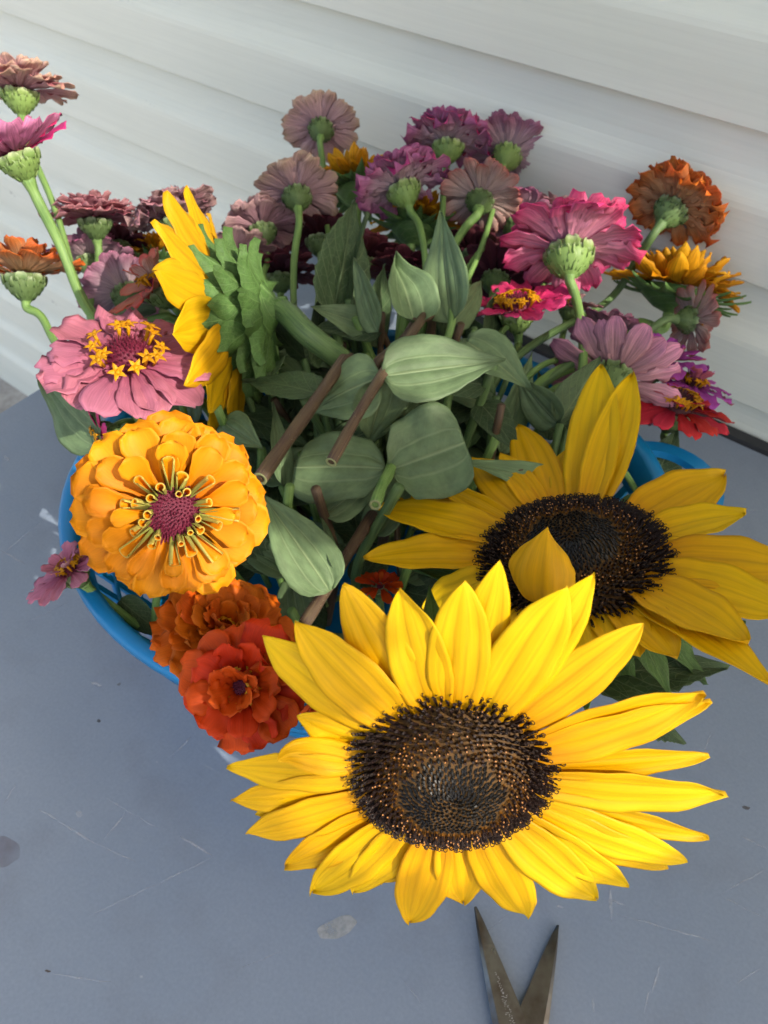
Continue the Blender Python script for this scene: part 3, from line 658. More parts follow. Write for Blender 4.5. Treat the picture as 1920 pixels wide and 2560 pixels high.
def cut_stem(way, r, label, mat='stem_brown', cut=True, hair=140, leaves=(), seed=0, group=None, name='cut_stem'):
    """a bare stem; way from its free (cut) end to where it vanishes among the leaves; leaves = [pleaf kwargs]"""
    ctl = [P(*w) for w in way]; pts = spline(ctl, 7)
    # carry the hidden end down into the basket
    last, d = pts[-1], (pts[-1] - pts[-4]).normalized(); end = Vector((BC.x + (last.x - BC.x) * .55, BC.y + (last.y - BC.y) * .55 + .01, .016))
    pts = pts + spline([last, last + d * .02 + Vector((0, 0, -.03)), end], 6)[1:]
    Mx = Matrix.Translation(pts[0]); inv = Mx.inverted(); root = empty(name, Mx, label, 'stem', group)
    v, f, uv = tube(pts, lambda s: r * (1 + .06 * math.sin(s * 23)), 12, inv, .02); st = obj('stem', mesh('stem', v, f, [M[mat]], uv), root)
    if cut:
        T = (pts[0] - pts[1]).normalized(); c = frame(pts[0] + T * .0002, T); vs, fs, u2 = lathe([(r * 1.02, 0), (r * .98, .0003), (r * .62, .0002), (r * .55, -.0006), (.0, -.0008)], 14)
        obj('cut_end', mesh('cut_end', vs, fs, [M['cut']], u2), st, inv @ c)
    if hair: hairs(st, pts[:max(8, len(pts) * 2 // 3)], r, hair, inv, seed)
    for k in leaves: pleaf(root, inv=inv, **k)
    return root

def add_tube(v, f, p0, p1, r0, r1, sides=5):
    T = (p1 - p0).normalized(); o = T.orthogonal().normalized(); q = T.cross(o); b = len(v)
    for p, r in ((p0, r0), (p1, r1)):
        for k in range(sides):
            a = 2 * math.pi * k / sides; v.append(p + (o * math.cos(a) + q * math.sin(a)) * r)
    for k in range(sides): f.append((b + k, b + (k + 1) % sides, b + sides + (k + 1) % sides, b + sides + k))
    f.append(tuple(b + sides + k for k in range(sides)))
def sun_disc(root, RD, seed, inner=.54, N=1300, dome=.46):
    """florets in spirals: charcoal buds in the middle, pollen-tipped ones round them, tall dark ones at the rim"""
    rs = random.Random(seed)
    def zt(r): return RD * (.03 + dome * (1 - r ** 2.3) - .12 * max(0, 1 - r * 3.0) ** 2)
    v, f, uv = lathe([(0.0, zt(0))] + [(RD * r, zt(r) - .0) for r in (.15, .3, .45, .6, .72, .82, .9, .96, 1.0)] + [(RD * 1.0, -.004), (RD * .6, -.012), (0, -.014)], 40)
    d = obj('disc', mesh('disc', v, f, [M['disc']], uv), root)
    parts = {'bud_florets': ([], [], 'fl_bud'), 'middle_florets': ([], [], 'fl_mid'), 'rim_florets': ([], [], 'fl_dark'), 'pollen_tips': ([], [], 'fl_tip')}
    for i in range(N):
        r = math.sqrt((i + .6) / N); a = i * 2.399963 + rs.uniform(-.02, .02); rr = r * RD * 1.0; c, s = math.cos(a), math.sin(a)
        p = Vector((rr * c, rr * s, zt(r) - .0006)); rad = Vector((c, s, 0)); lim = inner + rs.uniform(-.05, .05); unit = RD / 38.0 * 1000 * .001
        w = .00058 * RD / .038 * math.sqrt(1050 / N) * 1.12
        if r < lim:
            dr = (rad * (-.75 + .5 * r) + Vector((0, 0, .75)) + Vector((rs.uniform(-.15, .15), rs.uniform(-.15, .15), 0))).normalized(); h = RD * (.050 + .035 * r) * rs.uniform(.8, 1.2)
            v, f, _ = parts['bud_florets']; m_ = p + dr * h * .55; add_tube(v, f, p, m_, w * 1.15, w * 1.2); add_tube(v, f, m_, p + dr * h, w * 1.15, w * .3)
        elif r < .76:
            q = (r - lim) / (.76 - lim); dr = (rad * (.35 + .45 * q) + Vector((0, 0, 1)) + Vector((rs.uniform(-.16, .16), rs.uniform(-.16, .16), 0))).normalized(); h = RD * (.070 + .04 * q) * rs.uniform(.75, 1.2)
            v, f, _ = parts['middle_florets']; add_tube(v, f, p, p + dr * h * .6, w * .9, w * .95)
            v, f, _ = parts['rim_florets']; add_tube(v, f, p + dr * h * .55, p + dr * h, w * 1.05, w * .95)
            for k in range(2 if rs.random() < .5 else 0):   # reddish bristles
                e = p + Vector((rs.uniform(-1, 1), rs.uniform(-1, 1), 0)) * w * 1.6; vv, ff, _ = parts['middle_florets']; add_tube(vv, ff, e, e + dr * h * .9, w * .5, w * .1, 3)
            if rs.random() < .36:
                v, f, _ = parts['pollen_tips']; t_ = p + dr * h; add_tube(v, f, t_ - dr * w * .2, t_ + dr * w * .7, w * .62, w * .45)
        else:
            q = (r - .76) / .24; dr = (rad * (.8 + .9 * q) + Vector((0, 0, 1 - .45 * q)) + Vector((rs.uniform(-.22, .22), rs.uniform(-.22, .22), rs.uniform(-.1, .1)))).normalized(); h = RD * (.105 + .03 * q) * rs.uniform(.8, 1.2)
            v, f, _ = parts['rim_florets']; add_tube(v, f, p, p + dr * h, w * .9, w * 1.2)
            if rs.random() < .10:
                v, f, _ = parts['pollen_tips']; add_tube(v, f, p + dr * h, p + dr * (h + w * .5), w * .5, w * .4)
            else:                                           # curled stigma: two small hooks
                for sg in (-1, 1):
                    e = p + dr * h; tg = dr.cross(rad + Vector((0, 0, .3))).normalized() * sg; pr = e; v, f, _ = parts['rim_florets']
                    for k in range(1, 5):
                        an = k * 1.05; nx = e + tg * (w * 1.5 * math.sin(an)) + dr * (w * 1.5 * (1 - math.cos(an))); add_tube(v, f, pr, nx, w * .36, w * .32, 3); pr = nx
    for nm, (v, f, mt) in parts.items():
        o = obj(nm, mesh(nm, v, f, [M[mt]], None, False), d); o['kind'] = 'stuff'
    return d
def sunflower(center, n, RD, petals, label, way, sr=.006, seed=0, bracts=22, leaves=(), bract_len=.05, name='sunflower', discn=1300, group=None, dome=.46, bw=.42, bp=(-40, -5), stem='stem'):
    """petals: (tip_x, tip_y, width_m, bend_deg, lift_mm, kwargs) tips are pixels met with the flower's petal plane"""
    Mx = frame(center, n, CR); inv = Mx.inverted(); root = empty(name, Mx, label, 'flower', group); rs = random.Random(seed)
    sun_disc(root, RD, seed + 5, N=discn, dome=dome)
    for k, pt in enumerate(petals):
        if pt[0] == 'az': _, az, L, W, bend, lift, kw = pt; az = R_(az); r0 = RD * .80
        else:
            tx, ty, W, bend, lift, kw = pt; r_ = ray(tx, ty); dr = kw.pop('drop', 0.0) if kw else 0.0
            s = (center - n * dr - CAM).dot(n) / r_.dot(n); q = inv @ (CAM + r_ * s); az = math.atan2(q.y, q.x); r0 = RD * .80; L = math.hypot(q.x, q.y) - r0
        kk = dict(shape='sun', W=W / L, bend=R_(-bend), pitch=0, cup=rs.uniform(-.02, .12), ridge=.022, nr=2.5, wave=.025, th=.007, nu=18, nv=14, seed=seed * 50 + k, twist=R_(rs.uniform(-10, 10)), side=rs.uniform(-.06, .06))
        kk.update(kw or {}); kk['W'] *= 1.18; pitch = kk.pop('lead', bend * .5)
        v, f, uv, sl = sheet(**kk); chord = max(.3, math.hypot(v[(kk['nu'] + 1) * (kk['nv'] + 1) - kk['nv'] // 2 - 1].x, v[(kk['nu'] + 1) * (kk['nv'] + 1) - kk['nv'] // 2 - 1].z))
        L2 = L / chord if 'curl_tip' not in kk else L
        place('petal', mesh('petal', v, f, [M['sun_petal'], M['sun_petal_back']], uv, True, sl), root, az, r0, lift * .001, R_(pitch), L2, R_(rs.uniform(-8, 8)))
    rec = obj('receptacle', mesh_l('receptacle', [(RD * 1.0, -.003), (RD * .92, -.010), (RD * .6, -.020), (RD * .25, -.027), (sr, -.034), (0, -.034)], M['bract'], 28), root)
    for k in range(bracts):
        v, f, uv, sl = sheet('bract', bw, bend=R_(rs.uniform(-30, 50)) if bp[0] < 0 else R_(rs.uniform(-35, -5)), cup=.1 if bp[0] < 0 else .22, wave=.05 if bp[0] < 0 else .02, curl_tip=0 if bp[0] < 0 else R_(-25), th=.02, nu=8, nv=4, seed=k + seed)
        place('bract', mesh('bract', v, f, [M['bract'], M['bract']], uv, True, sl), rec, 2 * math.pi * (k + (k % 2) * .3) / bracts * (2 if False else 1), RD * (.95, .78, .58)[k % 3], (-.006, -.013, -.019)[k % 3], R_(rs.uniform(*bp)) if bp[0] < 0 else R_((54, 36, 18)[k % 3] + rs.uniform(-5, 5)), bract_len * rs.uniform(.85, 1.15))
    pts = stem_path(center, n, .016, way, rs); v, f, uv = tube(pts, lambda s: sr * (1 + .35 * max(0, 1 - s * 8)), 12, inv, .03); st = obj('stem', mesh('stem', v, f, [M[stem]], uv), root); hairs(st, pts[:len(pts) * 2 // 3], sr, 320, inv, seed, .0018)
    for k in leaves: pleaf(root, inv=inv, **k)
    return root
# ------------------------------------------------------------------ the flowers
c1 = P(1126, 1922, .275); n1_ = facing(c1, 47, 0.02, 1)
F1 = [(656, 1584, .0185, 12, 2, {}), (744, 1538, .0190, 14, 3, {}), (858, 1459, .0185, 10, .5, {}), (1002, 1461, .0185, 8, 2.5, {}), (1155, 1440, .0185, 8, 3, {}), (1247, 1400, .0150, 8, .5, {}),
      (1410, 1452, .0200, 10, 3, {}), (1481, 1427, .0170, 10, 1, {}), (1601, 1547, .0165, 12, 2, {}), (1752, 1713, .0195, 14, 3, {}), (1774, 1744, .0165, 14, 1, {}), (1768, 1877, .0125, 6, 2, {}),
      (1810, 1974, .0185, 12, 2.5, {}), (1771, 2093, .0140, 14, .5, {}), (1718, 2146, .0155, 16, 2, {}), (1668, 2171, .0170, 18, 1, {}), (1566, 2210, .0160, 18, 2, {}), (1496, 2229, .0180, 20, 3, {}),
      (1315, 2282, .0190, 22, 3, {}), (1270, 2235, .0180, 16, .5, {}), (1161, 2246, .0190, 16, 2, {}), (1025, 2296, .0190, 20, 2.5, {}), (890, 2225, .0185, 16, 2, {}), (779, 2215, .0185, 18, 3, {}),
      (714, 2160, .0185, 16, 1.5, {}), (619, 2076, .0175, 14, 2.5, {}), (580, 1995, .0180, 12, 1.5, {}), (572, 1902, .0175, 10, 3, {}), (742, 1790, .017, 8, .2, {}), (1690, 1800, .014, 10, .2, {}), (960, 2210, .016, 14, .2, {}), (1420, 2220, .015, 20, .2, {}), (640, 2040, .015, 14, .2, {}),
      (690, 1850, .0165, 20, 3, dict(curl_tip=R_(75), twist=R_(70), W=.32))]
sf1 = sunflower(c1, n1_, .0350, F1, 'large sunlit sunflower with flat open face above the scissors', [], .006, 1, bract_len=.036,
    leaves=[dict(bpx=(1470, 1690, .36), tpx=(1822, 1672, .36), wpx=190, a=35, dx=.1, dy=-1, mat='dark', bend=25, fold=.12, seed=3, serr=.05), dict(bpx=(1560, 1760, .38), tpx=(1710, 1862, .39), wpx=130, a=40, dx=.4, dy=-1, mat='dark', seed=4, serr=.05)])
c2 = P(1432, 1395, .375); n2_ = facing(c2, 50, -.06, -1)
F2 = [(934, 1280, .026, 16, 3, {}), (911, 1403, .026, 18, 2, {}), (1060, 1530, .026, 24, 1, {}), (972, 1221, .022, -20, 1, {}), (1084, 1215, .014, 0, 3, {}), (1180, 1145, .022, 8, 1, {}), (1253, 1138, .016, 6, 2, {}), (1294, 1065, .024, 4, 1, {}),
      (1515, 1018, .027, -14, 1, dict(lead=8)), (1580, 1028, .024, -10, 2, dict(lead=8)), (1815, 1190, .030, 10, 1, {}), (1865, 1295, .024, 14, 3, {}), (1775, 1400, .020, 18, 2, {}), (2010, 1440, .030, 14, 2, {}), (1980, 1545, .028, 18, 1, {}), (1872, 1618, .026, 20, 4, {}), (1935, 1700, .020, 28, -1, {}),
      (1690, 1650, .022, 26, 1, {}), (1600, 1640, .022, 28, 0, {}), (1480, 1660, .022, 26, 0, {}), (1200, 1600, .022, 26, 0, {}), (1120, 1560, .02, 20, 0, {}), (1420, 1120, .02, 8, -1, {}),
      ('az', -120, .040, .024, -150, 6, dict(lead=14, cup=.25))]
sf2 = sunflower(c2, n2_, .0440, F2, 'shaded sunflower with broad dark disc lying level beside the blue handle', [], .0065, 2, discn=1500, dome=.30,
    leaves=[dict(bpx=(1560, 1530, .40), tpx=(1745, 1665, .42), wpx=60, a=40, dx=.5, dy=-1, mat='dark', seed=8)])
c3 = P(592, 785, .485); n3_ = facing(c3, 104, -1, .12)
F3 = [('az', az + random.uniform(-5, 5), L, W * 1.2, b, random.uniform(-1, 2), dict(lead=random.uniform(10, 24) + b * .5)) for az, L, W, b in [(75, .062, .022, 24), (92, .066, .020, -30), (112, .056, .024, 18), (135, .06, .024, 14), (160, .06, .024, 10), (185, .06, .024, 12), (210, .06, .024, 14), (232, .060, .024, 22), (252, .062, .024, 16), (270, .064, .024, 12), (290, .066, .022, 8), (312, .06, .024, 12), (335, .06, .024, 16), (0, .06, .024, 10), (25, .06, .024, 8), (48, .058, .024, 14)]]
sf3 = sunflower(c3, n3_, .030, F3, 'sunflower turned sideways, showing green bracts and hairy stem behind its petals', [(760, 830, .47), (840, 890, .485), (920, 980, .51)], .0075, 3, bracts=39, bract_len=.031, discn=400, bw=.80, bp=(8, 58), stem='stem_dark')  # darker stem material puts the shade on this stem into its colour

Z = zinnia
# left side, tall
Z(48, 228, .58, .078, 104, .10, -1, 'salmon', 'tall salmon zinnia with peach petal tips, just above the hot pink one', 4, [(150, 540, .58), (225, 800, .57)], calyx='calyx', per=15)
Z(40, 385, .50, .080, 96, -.28, -1, 'hotpink', 'tall hot pink zinnia with pale green calyx on thick stem', 2, [(165, 640, .52), (235, 815, .54)], kind='single', stars=9, calyx='calyx', pitch0=18, pitch1=30, droop=-12, per=13, sr=.0042)
Z(236, 548, .60, .074, 98, 0, -1, 'rose', 'flat dusky red double zinnia on a straight green stem', 5, [(240, 700, .60), (228, 830, .58)], per=16, pitch1=40, droop=22, sr=.0036)
Z(432, 545, .60, .074, 104, -.28, -1, 'dusky', 'dusky rose zinnia with ruffled petals and yellow centre beside the sideways sunflower', 5, [(480, 650, .60), (500, 800, .56)], per=16, pitch1=45, droop=45, stars=11, sr=.0034, ruffle=.16)
Z(60, 690, .55, .084, 103, .05, -1, 'orange', 'burnt orange zinnia leaning out beside the tall pink stems', 3, [(110, 790, .55), (165, 900, .53)], stars=6, calyx='calyx_shade', pitch0=14, pitch1=50, per=14, droop=16, sr=.0036)
Z(225, 650, .63, .066, 120, 0, -1, 'mauve', 'pinkish mauve zinnia seen from behind, under the flat dusky red one', 3, [(225, 820, .58)])
Z(318, 735, .60, .072, 140, -.3, -1, 'mauve', 'dull mauve zinnia facing away, behind the salmon one with a yellow centre', 3, [(330, 830, .56)], per=17)
Z(398, 715, .53, .078, 82, -.62, -1, 'peach', 'salmon pink zinnia tipped on its side, yellow florets showing', 2, [(470, 800, .55), (520, 880, .53)], kind='single', stars=12, per=14, pitch0=6, droop=10)
Z(300, 610, .66, .05, 120, .2, -1, 'wine', 'dark zinnia half hidden between the rose and dusky rose ones', 3, [(330, 800, .6)])
# back
Z(803, 322, .69, .066, 150, .12, -1, 'dusty', 'single dusty pink zinnia standing alone above the back row', 3, [(812, 440, .69), (815, 560, .66)], per=17, droop=10, sr=.0032)
Z(742, 488, .62, .070, 138, -.05, -1, 'dusty', 'pale dusty zinnia with broad beige-edged petals', 4, [(735, 640, .60), (735, 800, .56)], per=18, droop=20, sr=.0034)
Z(655, 575, .64, .068, 128, -.15, -1, 'dusky', 'brownish mauve zinnia tucked behind the sideways sunflower', 4, [(655, 700, .6)], per=18)
Z(1120, 362, .66, .078, 118, .05, -1, 'magenta', 'purple-pink zinnia with bright green calyx, topmost of the cluster', 6, [(1108, 470, .645), (1102, 600, .60)], per=18, droop=34, calyx='calyx', sr=.0033, ruffle=.16)
Z(1268, 388, .67, .074, 146, .30, -1, 'mauve', 'round mauve zinnia seen from the back, beside the topmost purple-pink one', 5, [(1245, 470, .66), (1200, 640, .60)], per=25, droop=34, calyx='calyx', wid=.34)
Z(1006, 470, .62, .080, 118, -.38, -1, 'magenta', 'crinkled magenta zinnia beside the peach one, with pale calyx', 5, [(1050, 560, .61), (1068, 700, .57)], per=16, droop=36, calyx='calyx', sr=.0034, ruffle=.16)
Z(1200, 500, .63, .066, 146, .15, -1, 'peach', 'peach zinnia with reddish petal edges seen from the back', 4, [(1160, 570, .62), (1100, 680, .58)], per=23, droop=30, calyx='calyx_shade', sr=.0042, wid=.36)
Z(1295, 570, .65, .072, 140, .3, -1, 'mauve', 'dark magenta zinnia in shade under the peach and mauve ones', 4, [(1230, 600, .64), (1175, 660, .6)], per=18)
Z(1385, 555, .66, .074, 100, .35, -1, 'dusky', 'dusty rose zinnia with yellow centre peeking over the hot pink one', 4, [(1370, 720, .6)], stars=12, per=17)
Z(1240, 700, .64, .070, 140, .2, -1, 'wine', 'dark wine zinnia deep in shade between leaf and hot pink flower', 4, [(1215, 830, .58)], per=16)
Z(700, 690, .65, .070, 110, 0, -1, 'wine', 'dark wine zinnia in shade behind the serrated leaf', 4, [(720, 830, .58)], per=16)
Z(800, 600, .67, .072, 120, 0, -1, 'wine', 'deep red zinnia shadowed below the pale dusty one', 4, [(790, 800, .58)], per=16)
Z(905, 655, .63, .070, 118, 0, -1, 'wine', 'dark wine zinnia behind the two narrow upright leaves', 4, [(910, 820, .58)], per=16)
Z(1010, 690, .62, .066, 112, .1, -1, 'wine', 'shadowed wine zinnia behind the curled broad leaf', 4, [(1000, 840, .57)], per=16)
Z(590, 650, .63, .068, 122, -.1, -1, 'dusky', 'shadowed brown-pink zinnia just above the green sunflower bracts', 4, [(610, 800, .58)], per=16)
Z(1180, 640, .65, .066, 122, .1, -1, 'wine', 'dark zinnia between the tall pale leaf and the small crimson one', 4, [(1170, 820, .58)], per=16)
Z(1422, 628, .56, .104, 126, -.12, -1, 'rosepink', 'large bright hot pink zinnia with pale pink undersides', 4, [(1440, 740, .555), (1462, 880, .53), (1440, 1050, .50), (1418, 1200, .49)], per=19, droop=42, pitch1=60, calyx='calyx', sr=.0042, ruffle=.09)
Z(1292, 778, .56, .078, 72, -.10, -1, 'rosepink', 'small crimson pink zinnia with flat rim and yellow ring of florets', 1, [(1285, 900, .55), (1305, 1030, .53)], kind='single', stars=16, per=12, pitch0=12, droop=14, calyx='calyx', cone=.011, sr=.0036)
Z(1682, 522, .60, .078, 128, .50, -.80, 'orange', 'orange double zinnia on a slanting stem, standing clear above the golden shaggy sunflower', 6, [(1580, 668, .625), (1510, 770, .63)], per=20, droop=34, calyx='calyx_shade', stem='stem_dark', sr=.0040, ruffle=.16)
Z(1725, 800, .58, .058, 126, 1, .06, 'peach', 'small brownish pink zinnia facing the wall under the golden shaggy sunflower', 2, [(1620, 830, .575), (1540, 875, .56)], per=13, droop=14, sr=.0035, stem='stem_dark')
Z(1640, 905, .57, .072, 72, .15, -1, 'purple', 'purple and red zinnia with yellow florets below the small brownish pink one', 2, [(1620, 980, .56)], kind='dark', stars=14, per=11, pitch0=4, pitch1=40, droop=16)
Z(1688, 1025, .53, .078, 74, .38, -1, 'red', 'red zinnia with dark centre and yellow florets, hanging towards the wall', 2, [(1665, 1120, .53), (1600, 1260, .52)], kind='dark', stars=18, per=13, pitch0=-4, pitch1=20, droop=22, cone=.012)
Z(1728, 970, .56, .062, 80, .38, -1, 'purple', 'purple petalled zinnia behind the red one', 2, [(1690, 1060, .55)], kind='dark', stars=10, per=11)
Z(1532, 950, .53, .090, 150, .25, -.6, 'pink', 'soft pink zinnia with curled petal tips seen from behind above the shaded sunflower', 2, [(1490, 1060, .525), (1430, 1190, .51)], per=18, droop=-34, pitch0=2, pitch1=24, calyx='calyx_shade', sr=.004, wid=.40, ruffle=.12)
Z(1520, 845, .60, .062, 120, .2, -1, 'mauve', 'dull rose zinnia behind the soft pink one', 3, [(1480, 980, .56)], per=15)
Z(1425, 770, .61, .05, 96, .2, -1, 'dusky', 'small faded pink zinnia behind the tall hot pink stem', 2, [(1420, 900, .56)], stars=9, per=11)
# front left
Z(320, 905, .43, .088, 48, .02, -1, 'fadedpink', 'pink zinnia with a ring of yellow star florets round a maroon centre', 1, [], kind='single', stars=13, per=16, pitch0=-4, pitch1=14, droop=16, cone=.0125, wid=.62, sr=.0032, star_r=.0150, star_s=1.05)
Z(180, 1430, .42, .050, 66, -.62, -.62, 'fadedpink', 'small pink zinnia poking out over the blue rim below the golden one', 2, [(300, 1530, .43), (390, 1590, .45)], kind='single', stars=11, per=11, pitch0=2, pitch1=40, droop=10, wid=.55)
Z(262, 1090, .46, .05, 80, -.6, .2, 'hotpink', 'narrow petalled hot pink zinnia hidden behind the golden one', 1, [(330, 1080, .47)], kind='single', per=14, wid=.28)
Z(560, 1590, .385, .070, 34, .1, -1, 'tangerine', 'orange double zinnia behind the redder orange one', 5, [], kind='double', stars=8, per=14, pitch1=70, droop=30, wid=.66, ruffle=.08)
Z(612, 1715, .345, .060, 24, -.9, .2, 'vermilion', 'red-orange zinnia with curled middle petals touching the large sunflower', 3, [], kind='single', stars=7, per=11, pitch1=56, droop=26, wid=.78, cone=.006, ruffle=.10)
Z(790, 1742, .37, .03, 70, 0, 1, 'vermilion', 'small red-orange bloom hidden under the large sunflower', 2, [], per=10, stars=0)
Z(855, 1218, .50, .040, 70, 0, 1, 'magenta', 'small magenta zinnia upside down beneath the pale leaves', 1, [], kind='single', per=9, stars=0)
Z(950, 1470, .46, .03, 50, 0, -1, 'vermilion', 'tiny red zinnia deep between the two open sunflowers', 2, [], per=9, stars=0)

# the golden zinnia, in full view
def golden():
    p = P(430, 1275, .335); n = facing(p, 12, .1, .6); Mx = frame(p, n, CR); inv = Mx.inverted(); rs = random.Random(5)
    root = empty('zinnia', Mx, 'large golden yellow zinnia with quilled inner petals and maroon centre', 'flower'); D = .083; R = D / 2; mats = PAL['gold']; rc, hc = .014, .018
    pts = stem_path(p, n, hc, [], rs); v, f, uv = tube(pts, .0032, 10, inv, .05); obj('stem', mesh('stem', v, f, [M['stem']], uv), root)
    v, f, uv = lathe([(.0034, -hc), (rc * .6, -hc * .9), (rc, -hc * .4), (rc, -.001), (0, .001)], 20); cal = obj('calyx', mesh('calyx', v, f, [M['calyx']], uv), root); bract_scales(cal, rc, hc, M['calyx'], 4, 9, 77)
    for i, (cnt, L, pit, r0, z0, W) in enumerate([(16, .0322, -12, .0110, .0005, .70), (15, .0312, -2, .0110, .002, .68), (13, .0280, 9, .0108, .0038, .62), (10, .0245, 19, .0105, .0055, .58), (4, .0185, 28, .0105, .007, .50)]):
        for k in range(cnt):
            var = rs.randrange(4); me = petal_mesh(('gold', var), mats, shape='spoon', W=.56, bend=R_(10 - 5 * var), cup=.10 + .03 * var, ridge=.006, nr=1, wave=.012, notch=.02 * (var % 2), th=.022, nu=12, nv=8, seed=var, curl_tip=R_(-16 - 4 * var))
            az = 2 * math.pi * (k + .5 * (i % 2)) / cnt + rs.uniform(-.06, .06); Lk = L * rs.uniform(.92, 1.06)
            place('petal', me, root, az, r0, z0 + rs.uniform(0, .0008), R_(pit + rs.uniform(-4, 4)), (Lk, Lk * W / .56 * rs.uniform(.95, 1.08), Lk), R_(rs.uniform(-7, 7)))
    def quill(Lq, r, op):
        v = []; f = []; uv = []; N = 8; S = 9
        for i in range(N + 1):
            u = i / N; sp = math.pi * (1.0 - op * u); rr = r * (.7 + .5 * u)
            for j in range(S):
                a = -math.pi / 2 - sp + 2 * sp * j / (S - 1); v.append(Vector((u, rr * math.cos(a), rr * math.sin(a) + .10 * u * u))); uv.append((u, j / (S - 1)))
        n0 = len(v); v += [Vector((p.x, p.y * .72, (p.z - .10 * p.x * p.x) * .72 + .10 * p.x * p.x)) for p in v]; uv = uv + uv
        sl = []
        for i in range(N):
            for j in range(S - 1):
                a, b, c, d = i * S + j, i * S + j + 1, (i + 1) * S + j + 1, (i + 1) * S + j; f.append((a, b, c, d)); sl.append(0); f.append((n0 + a, n0 + d, n0 + c, n0 + b)); sl.append(1)
        for j in range(S - 1): a = N * S + j; f.append((a, a + 1, n0 + a + 1, n0 + a)); sl.append(0)
        for i in range(N):
            for j in (0, S - 1): a = i * S + j; f.append((a, a + S, n0 + a + S, n0 + a)); sl.append(0)
        return mesh('quill', v, f, [M['quill'], mats[0]], uv, True, sl)
    qs = [quill(1, .09 + .028 * k, .03 + .13 * k) for k in range(4)]
    for k in range(26):
        az = 2 * math.pi * k * .618034 + rs.uniform(-.25, .25); ring = k / 26; L = (.0165 - .0100 * ring) * rs.uniform(.8, 1.15)
        place('quill', qs[min(3, int((1 - ring) * 3 + rs.random()))], root, az, .0118 - .0035 * ring, .0075, R_(24 + 46 * ring + rs.uniform(-8, 8)), (L, .0150 * rs.uniform(.8, 1.1), .0150), R_(rs.uniform(-25, 25)))
    obj('centre', cone_mesh(M['maroon'], 210, .34, 4), root, Matrix.Translation((0, 0, .0045)) @ Matrix.Diagonal((.0122, .0122, .0080, 1)))
golden()

# small double yellow sunflowers at the back
def teddy(px, py, t, D, a, dx, dy, label, way, seed):
    p = P(px, py, t); n = facing(p, a, dx, dy); Mx = frame(p, n); inv = Mx.inverted(); rs = random.Random(seed); root = empty('sunflower', Mx, label, 'flower'); R = D / 2; mats = PAL['marigold']; rc = .26 * D
    pts = stem_path(p, n, .02, way, rs); v, f, uv = tube(pts, .0045, 10, inv, .04); obj('stem', mesh('stem', v, f, [M['stem']], uv), root)
    obj('receptacle', mesh_l('receptacle', [(.0045, -.022), (rc * .5, -.019), (rc * .95, -.010), (rc, -.001), (0, .002)], M['bract'], 20), root)
    for k in range(22):
        v, f, uv, sl = _tb; place('bract', _tbm, root, k * 2.4, rc * .85, -.008, R_(rs.uniform(-40, 10)), R * .62 * rs.uniform(.8, 1.2))
    for i in range(4):
        cnt = (22, 20, 18, 14)[i]
        for k in range(cnt):
            var = rs.randrange(4); me = petal_mesh(('teddy', var), mats, shape='sun', W=.36 + .04 * var, bend=R_(-30 + 22 * var), cup=.12, ridge=.03, nr=2, wave=.08, twist=R_(-30 + 20 * var), th=.016, nu=9, nv=5, seed=var + 40)
            place('petal', me, root, 2 * math.pi * (k + .5 * i) / cnt + rs.uniform(-.1, .1), rc * (.85 - .16 * i), .001 + .003 * i, R_(2 + 18 * i + rs.uniform(-14, 14)), (R - rc * .7) * (1 - .14 * i) * rs.uniform(.85, 1.15))
_tb = sheet('bract', .36, bend=R_(25), cup=.1, th=.02, nu=7, nv=4); _tbm = mesh('bract', _tb[0], _tb[1], [M['bract'], M['bract']], _tb[2], True, _tb[3])
teddy(898, 465, .70, .085, 125, .1, -1, 'shaggy yellow double sunflower seen from behind, beside the lone dusty pink zinnia', [(905, 600, .66)], 1)
teddy(1040, 560, .68, .085, 120, .2, -1, 'shaggy yellow double sunflower half hidden under the magenta zinnias', [(1040, 700, .62)], 2)
teddy(1690, 715, .62, .108, 95, .18, -1, 'golden shaggy sunflower seen edge on beside the wall', [(1590, 800, .60), (1520, 900, .57)], 3)
teddy(395, 640, .68, .06, 110, 0, -1, 'small orange-yellow sunflower glimpsed under the dusky rose zinnia', [(420, 800, .6)], 4)

# ------------------------------------------------------------------ leaves and cut stems in the middle
cut_stem([(828, 1155, .385), (890, 1045, .405), (955, 938, .43), (1010, 860, .46), (1060, 790, .49)], .0031, 'purple-brown cut stem with three pale leaves at its joint', seed=1, leaves=[
    dict(bpx=(958, 938, .428), tpx=(1262, 902, .44), wpx=175, a=22, dx=-.1, dy=-1, bend=14, fold=.12, seed=1),
    dict(bpx=(950, 940, .432), tpx=(770, 1030, .455), wpx=175, a=30, dx=-.2, dy=-.6, bend=30, fold=-.10, seed=2),
    dict(bpx=(958, 945, .432), tpx=(922, 1105, .46), wpx=150, a=40, dx=.3, dy=-.5, bend=30, fold=.1, seed=3)])
cut_stem([(650, 1197, .37), (715, 1105, .395), (778, 1018, .42), (860, 900, .46)], .0038, 'thick brown-green cut stem pointing at the golden zinnia', seed=2, leaves=[
    dict(bpx=(800, 985, .44), tpx=(605, 955, .48), wpx=120, a=50, dx=0, dy=-1, mat='dark', bend=22, seed=5, serr=.05)])
cut_stem([(938, 1262, .40), (955, 1215, .415), (975, 1175, .43), (1000, 1090, .46)], .0033, 'short green cut stem between two pale leaves', mat='stem', seed=3, leaves=[
    dict(bpx=(978, 1172, .43), tpx=(1162, 1105, .425), wpx=235, a=18, dx=.3, dy=-1, shape='leafsq', bend=10, fold=.14, wave=.05, seed=6),
    dict(bpx=(962, 1168, .43), tpx=(732, 1168, .445), wpx=185, a=26, dx=-.4, dy=-.8, shape='leafsq', bend=26, fold=-.12, wave=.06, seed=7)])
